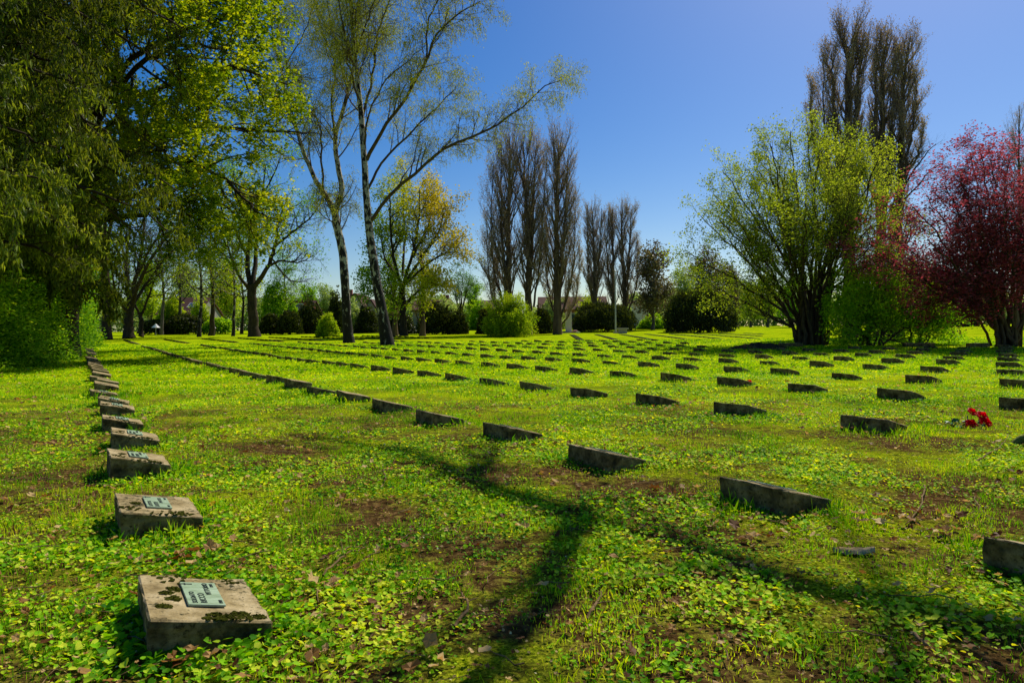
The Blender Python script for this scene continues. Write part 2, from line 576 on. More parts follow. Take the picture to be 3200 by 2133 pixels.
sun_d = bpy.data.lights.new('sun', 'SUN'); sun_d.energy = 5.0; sun_d.angle = math.radians(.53); sun_d.color = (1, .93, .78)
sun = bpy.data.objects.new('sun', sun_d); COL.objects.link(sun)
SDIR = Vector((math.sin(SUN_AZ) * math.cos(SUN_EL), math.cos(SUN_AZ) * math.cos(SUN_EL), math.sin(SUN_EL)))
sun.rotation_euler = SDIR.to_track_quat('Z', 'Y').to_euler()
SC.view_settings.view_transform = 'Standard'
SC.view_settings.look = 'None'
SC.view_settings.exposure = 0
SC.cycles.max_bounces = 6; SC.cycles.diffuse_bounces = 3; SC.cycles.transmission_bounces = 5; SC.cycles.glossy_bounces = 2
SC.cycles.use_denoising = True
SC.render.film_transparent = False

# ================================================================== ground sheet
xs = np.sinh(np.linspace(-6.2, 6.2, 361)) * 4.0
zs = np.concatenate([np.linspace(-30, .9, 14), np.linspace(1, 9, 150), 9 + (np.linspace(0, 1, 170)[1:] ** 2.2) * 291, [380, 600, 1000, 1900]])
gx, gz = np.meshgrid(xs, zs)
gy = g(gx, gz)
nz, nx = gx.shape
idx = np.arange(nz * nx).reshape(nz, nx)
q = np.stack([idx[:-1, :-1], idx[:-1, 1:], idx[1:, 1:], idx[1:, :-1]], -1).reshape(-1, 4)
me = quads_mesh('ground', np.stack([gx, gz, gy], -1).reshape(-1, 3), q, smooth=True)
tag(link('ground', me, None, M['ground']), kind='structure')

# ================================================================== headstones
TH = math.radians(32.25)
RD = np.array([-math.sin(TH), math.cos(TH)])      # along a row, away from the camera
PD = np.array([math.cos(TH), math.sin(TH)])       # from the head of a stone to its foot
SP = 1.42
ROWP = [.18] + [3.12 + 3.16 * k for k in range(18)]
BIRCH_A = ground(1090, 46.0); BIRCH_B = ground(1213, 41.0)
MEM = ground(1778, 84)


def pr(p, r): return PD * p + RD * r


stones = []
for k, p in enumerate(ROWP):
    r0 = 2.394 - .12 * k
    if k == 0: r0 = 2.394
    for j in range(-30, 52):
        r = r0 + SP * j + (RNG.normal(0, .035) if k != 1 else (.02 if j == -1 else -.04))
        if k == 0 and (j < 0 or j > 33): continue
        if 47.5 < r < 52.5: continue                 # the cross path
        if r > 70: continue
        c = pr(p + RNG.normal(0, .03), r)
        X, Z = c
        if Z < 1.3: continue
        if r > 52.5 and k > 8: continue
        if Z > 46 and X > -7: continue
        if Z > 30.5 and X > 10: continue
        x, y = project(X, Z, float(g(X, Z)) + .1)
        if not (-130 < x < (3290 if Z > 4 else 3800) and y < 2200): continue
        if min(np.hypot(*(c + pr(.2, .2) - b[:2])) for b in (BIRCH_A, BIRCH_B)) < .95: continue
        stones.append((k, j, X, Z, Z))
# the second field, whose rows run straight away from the camera
far = []
for i in range(14):
    for j in range(18):
        X, Z = 4.6 + i * 2.5 + j * .09, 48.5 + j * 1.55
        if Z > 70 or X > Z * .36: continue
        far.append((X, Z))
stones.sort(key=lambda s: s[4])
near, rest = stones[:300], stones[300:]


def stone_mesh(seed, cut):
    """a low concrete wedge: high at the head, sloping to the foot; local x = head to foot, y = along the row"""
    rng = np.random.default_rng(seed)
    L, Wd, h1, h2 = .365, .46, .147, .056
    z0 = -.07
    bm = bmesh.new()
    vs = [bm.verts.new(v) for v in ((0, 0, z0), (L, 0, z0), (L, Wd, z0), (0, Wd, z0), (0, 0, h1), (L, 0, h2), (L, Wd, h2), (0, Wd, h1))]
    for f in ((3, 2, 1, 0), (4, 5, 6, 7), (0, 1, 5, 4), (1, 2, 6, 5), (2, 3, 7, 6), (3, 0, 4, 7)):
        bm.faces.new([vs[i] for i in f])
    bmesh.ops.bevel(bm, geom=list(bm.edges), offset=.006, segments=1, affect='EDGES')
    bmesh.ops.subdivide_edges(bm, edges=[e for e in bm.edges if e.calc_length() > .05], cuts=cut, use_grid_fill=True)
    bm.normal_update()
    ph = rng.uniform(0, 50, 3)
    for v in bm.verts:
        n = float(vnoise(v.co.x + v.co.z * 1.7 + ph[0], v.co.y + v.co.z * .9 + ph[1], .05, seed, 3)) - .5
        edge = min(abs(v.co.x), abs(v.co.x - L)) < .012 or min(abs(v.co.y), abs(v.co.y - Wd)) < .012
        v.co += v.normal * n * (.016 if edge else .007)
    me = bpy.data.meshes.new('headstone'); bm.to_mesh(me); bm.free()
    me.materials.append(M['stone'])
    return me


fine = [stone_mesh(s, 9) for s in range(3)]
coarse = [stone_mesh(10 + s, 2) for s in range(5)]
SLOPE = math.atan2(.147 - .056, .365)


def plaque_on(parent, lines, extra):
    """bronze plate on the sloping top; its reader stands at the foot"""
    pw, ph, th = .24, .118, .007
    p = MB().box((0, 0, 0), (pw, ph, th)).build('plaque', M['plaque'], parent, .0015)
    # plaque x axis = along the row, y axis = towards the head
    xa = Vector((0, 1, 0)); ya = Vector((-math.cos(SLOPE), 0, math.sin(SLOPE))); za = xa.cross(ya)
    m = Matrix((xa, ya, za)).transposed().to_4x4()
    cx = .182
    m.translation = Vector((cx, .243, .147 - cx * math.tan(SLOPE) + .0065))
    p.matrix_local = m
    objs = []
    for txt, u, v, size in lines:
        cu = bpy.data.curves.new('lettering', 'FONT'); cu.body = txt; cu.size = size; cu.extrude = .0012; cu.space_character = 1.12
        tmp = bpy.data.objects.new('tmp_letters', cu); COL.objects.link(tmp)
        dg = bpy.context.evaluated_depsgraph_get()
        me = bpy.data.meshes.new_from_object(tmp.evaluated_get(dg))
        bpy.data.objects.remove(tmp); bpy.data.curves.remove(cu)
        me.transform(Matrix.Translation((-pw / 2 + u * pw, ph / 2 - v * ph, th / 2 + .0006)))
        me.materials.clear()
        link('lettering', me, p, M['letter'])
    if extra.get('bars'):
        for line in extra['bars']:
            mb = MB()
            for u, v, w, h in line:
                mb.box((-pw / 2 + u * pw, ph / 2 - v * ph, th / 2 + .0008), (w, h, .0016))
            mb.build('lettering', M['letter'], p)
    cr = MB()
    cr.box((.093, .040, th / 2 + .001), (.0045, .036, .002)).box((.093, .0465, th / 2 + .0014), (.017, .0045, .0022))
    cr.build('cross', M['letter'], p)
    return p


def moss_on(parent, seed, spots):
    rng = np.random.default_rng(seed)
    V, Fs = [], []
    for (cx, cy, rr, n) in spots:
        bm = bmesh.new()
        for q in range(n):
            a = q * 2.4; x = cx + rr * 1.7 * (q / n) ** .5 * math.cos(a) + rng.normal(0, .002); y = cy + rr * 1.7 * (q / n) ** .5 * math.sin(a) + rng.normal(0, .002)
            x = min(max(x, .012), .352); y = min(max(y, .012), .448)
            s = rng.uniform(.006, .012) * (1 + rr * 16) ** .5 * .8
            z = .147 - x * math.tan(SLOPE) + .001
            bmesh.ops.create_icosphere(bm, subdivisions=1, radius=s, matrix=Matrix.Translation((x, y, z)) @ Matrix.Diagonal((1.2, 1.2, .28, 1)))
        for v in bm.verts: v.co += Vector(rng.normal(0, .0022, 3))
        me = bpy.data.meshes.new('moss'); bm.to_mesh(me); bm.free()
        link('moss', me, parent, M['moss'])


ORD = ['first', 'second', 'third', 'fourth', 'fifth', 'sixth', 'seventh', 'eighth', 'ninth', 'tenth', 'eleventh', 'twelfth', 'thirteenth', 'fourteenth', 'fifteenth', 'sixteenth', 'seventeenth', 'eighteenth', 'nineteenth']
TENS = ['twentieth', 'thirtieth', 'fortieth', 'fiftieth']
TENW = ['twenty', 'thirty', 'forty', 'fifty']


def ordinal(n):
    if n < 20: return ORD[n - 1]
    t, u = divmod(n, 10)
    return TENS[t - 2] if u == 0 else TENW[t - 2] + '-' + ORD[u - 1]


def row_phrase(k):
    if k == 0: return 'in the row beside the hedge on the left'
    return 'in the %s row from the hedge' % ordinal(k + 1)


counts = {}
STONE_XZ = []
for (k, j, X, Z, _) in near:
    STONE_XZ.append((X, Z))
for s in rest: STONE_XZ.append((s[2], s[3]))
near.sort(key=lambda s: (s[0], s[1]))
plaqued = 0
bar_rng = np.random.default_rng(3)
for (k, j, X, Z, _) in near:
    counts[k] = counts.get(k, 0) + 1
    n = counts[k]
    me = (fine if Z < 7 else coarse)[int(RNG.integers(0, 3 if Z < 7 else 5))]
    o = bpy.data.objects.new('headstone', me); COL.objects.link(o)
    near_row1 = k == 0 and n == 1
    steady = near_row1 or (k == 1 and n < 6)
    tilt = (0, 0) if steady else RNG.normal(0, .016, 2)
    rz = math.atan2(PD[1], PD[0]) + (0 if steady else RNG.normal(0, .03))
    if k == 2 and j == 2: rz += .1
    o.location = (X, Z, float(g(X, Z)) + (-.005 if near_row1 else (.004 if steady else RNG.normal(-.004, .011))) + (.018 if k == 0 and n > 1 else 0))
    o.rotation_euler = (tilt[0], tilt[1], rz)
    if near_row1:
        lab = 'low concrete grave marker nearest the camera, its green bronze plaque clearly readable'
    elif k == 0:
        lab = 'low concrete marker, %s from the camera in the row beside the hedge' % ordinal(n)
    elif k == 1 and n == 1:
        lab = 'low concrete grave marker cut off by the frame at lower right'
    elif k == 1 and n == 2:
        lab = 'dark stained wedge grave marker with an edge-on plaque, beside the dry leaves and curled stick'
    else:
        lab = '%s grave marker from the camera %s' % (ordinal(n), row_phrase(k))
        lab = ('dark mossy ' if k % 2 else 'low dark ') + lab
    tag(o, lab, 'grave marker', 'low concrete grave markers set in rows')
    if (k == 0 and n <= 8) or (k == 1 and n <= 4) or (k == 2 and Z < 9):
        if near_row1:
            plaque_on(o, [('SOLDATO', .05, .26, .0235), ('RICCO', .06, .52, .030), ('VITTORIO', .42, .74, .0255), ('1921', .05, .94, .017), ('1944', .77, .90, .017)], {})
            moss_on(o, 5, [(.09, .2, .012, 26), (.05, .12, .012, 26), (.10, .30, .012, 24), (.07, .26, .01, 22), (.27, .03, .03, 34), (.2, .02, .03, 22), (.33, .04, .012, 16), (.1, .43, .04, 12), (.3, .42, .02, 8)])
        else:
            bars = []
            for (v, u0, nl, hh) in ((.17, .07, 7, .017), (.42, .07, 6 + n % 2, .021), (.64, .42, 7, .017)):
                line = []
                for i in range(nl):
                    line.append((u0 + i * .075, v, .0045, hh))
                    if i < nl - 1: line.append((u0 + (i + .5) * .075, v + bar_rng.choice([-.05, 0, .05]), .0185, .004))
                bars.append(line)
            for u0 in (.07, .78):
                bars.append([(u0 + i * .045, .88, .004, .011) for i in range(4)] + [(u0 + .0675, .90, .036, .003)])
            plaque_on(o, [], {'bars': bars})
            if k == 0: moss_on(o, 20 + n, [(.08, .22, .012, 24), (.27, .04, .03, 24), (.05, .1, .03, 12), (.2, .02, .05, 14)])

# the stones too far and too many to be things of their own
mb = MB()
for q, (X, Z, rz) in enumerate([(s[2], s[3], TH) for s in rest] + [(a, b, math.radians(-64)) for a, b in far]):
    z = float(g(X, Z)) - .01
    ca, sa = math.cos(rz), math.sin(rz)
    pts = [(0, 0), (.365, 0), (.365, .46), (0, .46)]
    hh = [.135, .06, .06, .135] if q < len(rest) else [.07, .035, .035, .07]
    base = [(X + a * ca - b * sa, Z + a * sa + b * ca) for a, b in pts]
    mb.add([(u, v, z - .05) for u, v in base] + [(u, v, z + h) for (u, v), h in zip(base, hh)],
           [(3, 2, 1, 0), (4, 5, 6, 7), (0, 1, 5, 4), (1, 2, 6, 5), (2, 3, 7, 6), (3, 0, 4, 7)])
tag(mb.build('distant_headstones', M['stone_dark']), 'many tiny dark grave markers in rows at the far end of the lawn', 'grave markers', kind='stuff')
print('stones', len(near), len(rest), len(far), 'rows', counts)

# ================================================================== ground cover
SX = np.array(STONE_XZ)


def clear_of_stones(X, Z, margin=.0):
    """True where no headstone stands"""
    ok = np.ones(len(X), bool)
    for sx, sz in SX[np.argsort(SX[:, 1])][:300]:
        dx, dz = X - sx, Z - sz
        p = dx * PD[0] + dz * PD[1]; r = dx * RD[0] + dz * RD[1]
        ok &= ~((p > -margin) & (p < .365 + margin) & (r > -margin) & (r < .46 + margin))
    return ok


def near_stones(X, Z, reach=.22):
    d = np.full(len(X), 9.0)
    for sx, sz in SX[np.argsort(SX[:, 1])][:300]:
        dx, dz = X - sx, Z - sz
        p = dx * PD[0] + dz * PD[1]; r = dx * RD[0] + dz * RD[1]
        dd = np.hypot(np.maximum(np.maximum(-p, p - .365), 0), np.maximum(np.maximum(-r, r - .46), 0))
        d = np.minimum(d, dd)
    return np.clip(1 - d / reach, 0, 1)


def scatter(dens, z0, z1, side=.84):
    area = side * (z1 ** 2 - z0 ** 2) + 2.0 * (z1 - z0)
    n = int(dens * area)
    Z = np.sqrt(z0 ** 2 + RNG.random(n) * (z1 ** 2 - z0 ** 2))
    X = RNG.uniform(-1, 1, n) * (side * Z + 1.0)
    return X, Z


def patch(X, Z): return vnoise(X, Z, .75, 21, 4)


HEART = np.array([(0, 0, 0), (.32, -.12, .05), (.5, .2, .12), (.42, .6, .10), (0, 1.0, -.04)])     # half a leaf; x mirrored


def hearts(X, Z, h, size, tint, tilt=.45, rng=RNG):
    """two-sided heart-shaped leaves folded along the midrib"""
    n = len(X)
    y = g(X, Z)
    az = rng.uniform(0, 2 * np.pi, n)
    nrm = np.stack([rng.normal(0, tilt, n), rng.normal(0, tilt, n), np.ones(n)], 1); nrm = unit(nrm)
    a = np.stack([np.cos(az), np.sin(az), np.zeros(n)], 1)
    a = unit(a - (a * nrm).sum(1, keepdims=True) * nrm); b = np.cross(nrm, a)
    c = np.stack([X, Z, y + h], 1) - a * (size * .5)[:, None]
    loc = np.concatenate([HEART, HEART[1:4] * np.array([-1, 1, 1])])
    V = c[:, None] + (loc[None, :, 0:1] * b[:, None] + loc[None, :, 1:2] * a[:, None] + loc[None, :, 2:3] * nrm[:, None]) * size[:, None, None]
    k = len(loc)
    base = (np.arange(n) * k)[:, None]
    F1 = base + np.array([0, 1, 2, 3, 4]); F2 = base + np.array([0, 4, 7, 6, 5])
    Fq = np.stack([F1, F2], 1).reshape(-1, 5)
    return V.reshape(-1, 3), Fq, np.repeat(tint, k)


def cat_build(name, parts, mat):
    vs, fs, ts, o = [], [], [], 0
    for V, Fq, t in parts:
        vs.append(V); fs.append(Fq + o); ts.append(t); o += len(V)
    return link(name, quads_mesh(name, np.concatenate(vs), np.concatenate(fs), np.concatenate(ts)), None, mat)


parts = []
for (z0, z1, dens, s0, s1) in ((1.35, 3.2, 4000, .010, .028), (3.2, 6, 2600, .010, .027), (6, 10, 1000, .016, .032), (10, 16, 420, .022, .042)):
    X, Z = scatter(dens, z0, z1)
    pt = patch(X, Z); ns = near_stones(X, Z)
    fine_p = vnoise(X, Z, .16, 5, 2)
    keep = (RNG.random(len(X)) < np.clip((pt * .6 + fine_p * .4 - .435) * 6, .05, 1) + ns * .8) & clear_of_stones(X, Z, -.0)
    X, Z, pt, ns = X[keep], Z[keep], pt[keep], ns[keep]
    big = np.clip((pt - .42) * 4, 0, 1)
    size = (s0 + (s1 - s0) * big * RNG.random(len(X)) ** 1.4) * (1 + .35 * ns)
    h = .006 + .028 * RNG.random(len(X)) * np.clip(big + .25, 0, 1) + .022 * ns * RNG.random(len(X))
    yl = vnoise(X, Z, .5, 31, 3)
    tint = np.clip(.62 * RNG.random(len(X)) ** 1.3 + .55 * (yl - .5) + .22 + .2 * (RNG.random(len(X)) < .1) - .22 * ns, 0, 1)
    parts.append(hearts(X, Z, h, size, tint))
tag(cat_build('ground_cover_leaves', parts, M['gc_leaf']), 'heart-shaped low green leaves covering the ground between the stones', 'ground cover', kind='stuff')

# lawn leaves and blades farther off
X, Z = scatter(85, 15, 48)
k = clear_of_stones(X, Z)
X, Z = X[k], Z[k]
size = RNG.uniform(.03, .06, len(X)) * (.6 + Z / 40)
tint = np.clip(.6 * RNG.random(len(X)) + .7 * (vnoise(X, Z, 2.2, 41, 3) - .5) + .18, 0, 1)
parts = [hearts(X, Z, RNG.uniform(.01, .035, len(X)), size, tint, .5)]
tag(cat_build('lawn_leaves', parts, M['gc_far']), 'yellow-green leafy lawn stretching between the rows of markers', 'lawn', kind='stuff')


def blades(X, Z, hgt, width, tint, lean=.5, rng=RNG):
    n = len(X); y = g(X, Z)
    az = rng.uniform(0, 2 * np.pi, n)
    d = np.stack([np.cos(az), np.sin(az), np.zeros(n)], 1); w = np.stack([-np.sin(az), np.cos(az), np.zeros(n)], 1)
    c = np.stack([X, Z, y - .004], 1); up = np.array([0, 0, 1.0])
    l = (rng.random(n) * lean)[:, None] * hgt[:, None]
    wv = w * width[:, None]
    p1 = c + up * (hgt * .55)[:, None] + d * l * .35
    p2 = c + up * (hgt * .95)[:, None] + d * l * 1.1
    V = np.stack([c - wv * .5, c + wv * .5, p1 + wv * .4, p2, p1 - wv * .4], 1)
    return V.reshape(-1, 3), np.arange(n * 5).reshape(n, 5), np.repeat(tint, 5)


parts = []
for (z0, z1, dens, h0, h1, w) in ((1.35, 4, 3600, .012, .06, .0022), (4, 9, 1900, .014, .065, .003), (9, 20, 600, .02, .085, .006), (20, 46, 110, .03, .11, .012)):
    X, Z = scatter(dens, z0, z1)
    tf = vnoise(X, Z, .35 if z0 < 9 else .9, 51, 3)
    ns = near_stones(X, Z, .3)
    keep = RNG.random(len(X)) < np.clip((tf - .42) * 5, .08, 1) + ns * .5
    X, Z, tf, ns = X[keep], Z[keep], tf[keep], ns[keep]
    keep = clear_of_stones(X, Z, .0); X, Z, tf, ns = X[keep], Z[keep], tf[keep], ns[keep]
    hgt = (h0 + (h1 - h0) * RNG.random(len(X)) ** 1.6 * np.clip((tf - .35) * 3, .2, 1)) * (1 + 1.5 * ns * RNG.random(len(X)) * (Z > 3))
    tint = np.clip(.5 * RNG.random(len(X)) + .8 * (vnoise(X, Z, .7, 61, 2) - .5) + .22, 0, 1)
    parts.append(blades(X, Z, hgt, np.full(len(X), w) * RNG.uniform(.7, 1.4, len(X)), tint))
tag(cat_build('grass', parts, M['grass']), 'fine green grass blades and tufts among the ground cover', 'grass', kind='stuff')


# dry leaves: lobed, curled polygons
def dry_leaves(X, Z, size, lift, rng=RNG):
    n = len(X)
    ang = np.linspace(0, 2 * np.pi, 11)[:-1]
    rad = np.array([1.0, .72, .88, .62, .74, .5, .74, .62, .88, .72])
    y = g(X, Z)
    nrm = unit(np.stack([rng.normal(0, .35, n), rng.normal(0, .35, n), np.ones(n)], 1))
    az = rng.uniform(0, 2 * np.pi, n)
    a = np.stack([np.cos(az), np.sin(az), np.zeros(n)], 1); a = unit(a - (a * nrm).sum(1, keepdims=True) * nrm); b = np.cross(nrm, a)
    r = rad[None] * rng.uniform(.75, 1.15, (n, 10)) * size[:, None] * .5
    curl = rng.uniform(.1, .6, n)[:, None] * (np.sin(ang * 2 + az[:, None]) ** 2) * size[:, None] * .45
    c = np.stack([X, Z, y + lift], 1)
    V = c[:, None] + a[:, None] * (r * np.cos(ang))[..., None] * 1.15 + b[:, None] * (r * np.sin(ang))[..., None] * .8 + nrm[:, None] * curl[..., None]
    V = np.concatenate([c[:, None], V], 1)
    base = (np.arange(n) * 11)[:, None, None]
    tri = np.stack([np.zeros(10, int), 1 + np.arange(10), 1 + (np.arange(10) + 1) % 10], 1)
    return V.reshape(-1, 3), (base + tri[None]).reshape(-1, 3), np.repeat(rng.random(n), 11)


parts = []
for z0, z1, d, s0, s1 in ((1.35, 4, 75, .015, .055), (1.35, 4, 420, .008, .02), (4, 9, 34, .025, .07), (4, 9, 170, .012, .025), (9, 24, 8, .03, .08)):
    X, Z = scatter(d, z0, z1)
    m = (RNG.random(len(X)) < np.clip((vnoise(X, Z, 1.1, 71, 2) - .38) * 4, .1, 1) + (X < -.35 * Z) * .4) & clear_of_stones(X, Z, .01)
    X, Z = X[m], Z[m]
    parts.append(dry_leaves(X, Z, RNG.uniform(s0, s1, len(X)), RNG.uniform(.015, .05, len(X))))
for px, py, nn, sp in ((2350, 1690, 9, .1), (2720, 1640, 8, .07), (2900, 1640, 12, .10), (2980, 1690, 9, .09), (1000, 1830, 8, .12), (560, 1760, 9, .12), (480, 1770, 6, .1), (2110, 1560, 8, .12), (900, 2080, 6, .08), (580, 2090, 5, .05), (1460, 2080, 6, .1), (300, 1290, 12, .3), (150, 1250, 12, .4), (700, 1500, 5, .15)):
    v = (py - 1033) + ROLL * (px - 1600); Zc = F / v; Xc = (px - 1600) / F * Zc
    X = Xc + RNG.normal(0, sp, nn); Z = Zc + RNG.normal(0, sp * .8, nn)
    k = clear_of_stones(X, Z, .01); X, Z = X[k], Z[k]
    parts.append(dry_leaves(X, Z, RNG.uniform(.035, .085, len(X)), RNG.uniform(.025, .055, len(X))))
tag(cat_build('fallen_leaves', parts, M['dry']), 'dry brown lobed leaves fallen over the ground cover', 'fallen leaves', kind='stuff')

# tiny pale litter (bud scales, daisies) that speckles the lawn
parts = []
for z0, z1, d, s in ((1.4, 6, 45, .007), (6, 14, 12, .012), (14, 42, 1.3, .032)):
    X, Z = scatter(d, z0, z1); k = clear_of_stones(X, Z); X, Z = X[k], Z[k]
    parts.append(hearts(X, Z, RNG.uniform(.012, .04, len(X)), s * RNG.uniform(.6, 1.5, len(X)), RNG.random(len(X)), .5))
tag(cat_build('bud_scale_litter', parts, M['litter']), 'pale bud scales and daisies speckled over the lawn', 'litter', kind='stuff')

# fine twigs lying about
wd = Wood()
X, Z = scatter(22, 1.35, 9)
n = len(X); az = RNG.uniform(0, 2 * np.pi, n); ln = RNG.uniform(.04, .24, n)
P = np.zeros((n, 5, 3)); cur = np.stack([X, Z], 1)
for i in range(5):
    P[:, i, :2] = cur; P[:, i, 2] = g(cur[:, 0], cur[:, 1]) + .018 + .02 * RNG.random(n)
    az = az + RNG.normal(0, .3, n); cur = cur + np.stack([np.cos(az), np.sin(az)], 1) * (ln / 4)[:, None]
wd.tubes(P, np.outer(RNG.uniform(.001, .0028, n), np.array([1, .95, .9, .75, .5])), 4)
tag(wd.build('twig_litter', M['twig'], None), 'thin brown twigs strewn over the ground', 'twigs', kind='stuff')


def gpx(px, py, lift=.0):
    v = (py - 1033) + ROLL * (px - 1600); Z = F / v; X = (px - 1600 - ROLL * (py - 1033)) / F * Z
    return (X, Z, float(g(X, Z)) + lift)


for pts, r, lab in (
    ([(2888, 1520), (2885, 1560), (2870, 1600), (2830, 1640)], .0055, 'pale curled stick standing out on the ground right of the stained marker'),
    ([(1420, 1970), (1460, 1920), (1455, 1870), (1440, 1850)], .006, 'bent brown stick lying left of the branch shadow'),
    ([(1835, 1945), (1870, 1880), (1885, 1830)], .006, 'curved stick lying below the second shadow arm'),
    ([(1010, 1800), (1080, 1740), (1160, 1700)], .005, 'straight thin stick among bare soil near the front left marker'),
    ([(1000, 1750), (1080, 1720), (1150, 1690)], .004, 'thin dark stick lying above the bare soil patch'),
    ([(2850, 2000), (2900, 2045), (2960, 2080)], .007, 'forked dead stick at lower right in the dark shadow'),
    ([(3040, 1560), (3060, 1600), (3100, 1625)], .0045, 'small brown stick close to the mossy root'),
    ([(3050, 1445), (3090, 1425), (3125, 1400), (3150, 1360)], .007, 'bare twig curving up beside the mossy tree root'),
    ([(1200, 1470), (1205, 1500), (1195, 1530)], .005, 'short stick left of the second row of markers'),
    ([(2930, 1690), (2990, 1680), (3040, 1690)], .006, 'brown stick across the pile of dry leaves'),
):
    L, R = stem([gpx(a, b, .02) for a, b in pts], r, r * .55, 12, .004)
    L[:, 2] += .01 * np.sin(np.linspace(0, 5, 12))
    w = Wood().tubes(L, R, 6, .25)
    w.tubes(*spawn(L, R, 2, .3, .8, 45, .08, 4, .2, rf=.6), 5)
    tag(w.build('fallen_stick', M['twig'], None), lab, 'stick', 'dead sticks on the ground')

# a slab of bark
bx, bz, by = gpx(2670, 1735)
uu, vv = np.meshgrid(np.linspace(-1, 1, 13), np.linspace(-1, 1, 7))
wid = .030 * (1 - .75 * np.abs(uu) ** 2.5)
bxx, byy = uu * .085, vv * wid + .012 * uu ** 2
bzz = .012 + .02 * (1 - vv ** 2) + .006 * uu + .003 * np.sin(uu * 9 + vv * 4)
ca, sa = math.cos(-.25), math.sin(-.25)
bi = np.arange(13 * 7).reshape(7, 13)
bme = quads_mesh('bark_piece', np.stack([bx + bxx * ca - byy * sa, bz + bxx * sa + byy * ca, by + bzz], -1).reshape(-1, 3), np.stack([bi[:-1, :-1], bi[:-1, 1:], bi[1:, 1:], bi[1:, :-1]], -1).reshape(-1, 4), smooth=True)
tag(link('bark_piece', bme, None, M['bark_tan']), 'curved tan piece of bark lying below the stained marker', 'bark')


# ------------------------------------------------------------------ roses
def rose_flower(parent, c, r, face, seed):
    rng = np.random.default_rng(seed)
    V, Fq = [], []
    fz = unit(np.array(face, float)); fx = unit(np.cross([0, .1, 1.0], fz)); fy = np.cross(fz, fx)
    o = 0
    for ring, (cnt, rad, open_) in enumerate(((3, .28, .1), (4, .5, .3), (5, .78, .62), (6, 1.0, 1.0))):
        for i in range(cnt):
            a0 = (i + .37 * ring) * 2 * np.pi / cnt + rng.normal(0, .12)
            span = 2 * np.pi / cnt * .75
            for u in range(6):
                for v in range(5):
                    ua = a0 + (u / 5 - .5) * 2 * span * .75; vv = v / 4
                    edge = 1 - .25 * abs(u / 5 - .5) ** 2 * 4 * vv
                    rr = r * rad * (.25 + .75 * math.sin(vv * 1.5)) * (1 + .12 * math.sin(ua * 5 + seed))
                    zz = r * (.9 - .55 * open_) * vv * edge - r * .35 * open_ * max(0, vv - .65) * 2.2
                    p = np.array(c) + fx * rr * math.cos(ua) + fy * rr * math.sin(ua) + fz * (zz - .3 * r)
                    V.append(p)
            for u in range(5):
                for v in range(4):
                    b = o + u * 5 + v
                    Fq.append((b, b + 5, b + 6, b + 1))
            o += 30
    me = quads_mesh('flower', np.array(V), np.array(Fq), smooth=True)
    return link('flower', me, parent, M['petal_red'])


rc = np.array(gpx(3040, 1338))
rose = empty('rose_bouquet', rc, 'four deep red roses laid in the grass near the right edge', 'flowers')
for i, (px, py, r) in enumerate(((3037, 1322, .031), (3081, 1316, .034), (3072, 1296, .031), (3040, 1284, .026))):
    p = at(px, py, rc[1] + (.0, .02, .05, .08)[i]) - rc
    rose_flower(rose, p, r * 1.85, (-.15 + .12 * i, -.75, .7), 3 + i)
    L, R = stem([p, p + np.array([.02, .04, -.03]), np.array([.05, .12, .01])], .003, .003, 6)
    link('stem', Wood().tubes(L, R, 5).build('stem', M['stalk'], rose).data, None) if False else Wood().tubes(L, R, 5).build('stem', M['stalk'], rose)
lv = Leaves()
lv.put(np.array([RNG.normal(0, .09, 30), RNG.normal(.06, .05, 30), RNG.uniform(.01, .07, 30)]).T, .06, .6, 'rand')
lv.build('leaves', M['rose_leaf'], rose)
rf = np.array(gpx(2342, 1203))
rr = empty('red_flower', rf, 'single small red flower beside a marker in the fourth row', 'flower')
rose_flower(rr, (0, 0, .06), .05, (0, -.6, .8), 12)
Wood().tubes(*stem([(0, 0, 0), (0, .01, .05)], .004, .003, 4), 5).build('stem', M['stalk'], rr)


# ------------------------------------------------------------------ dandelions
def dandelion_mesh():
    V, Fq = [], []
    for ring, (n, r, z) in enumerate(((16, .019, .0), (13, .014, .004), (9, .008, .007))):
        for i in range(n):
            a = (i + ring * .4) * 2 * np.pi / n; w = np.pi / n * .9
            b = len(V)
            V += [(.003 * math.cos(a), .003 * math.sin(a), z), (r * .7 * math.cos(a - w), r * .7 * math.sin(a - w), z + .004),
                  (r * math.cos(a), r * math.sin(a), z + .003), (r * .7 * math.cos(a + w), r * .7 * math.sin(a + w), z + .004)]
            Fq.append((b, b + 1, b + 2, b + 3))
    return quads_mesh('flower', np.array(V), np.array(Fq))


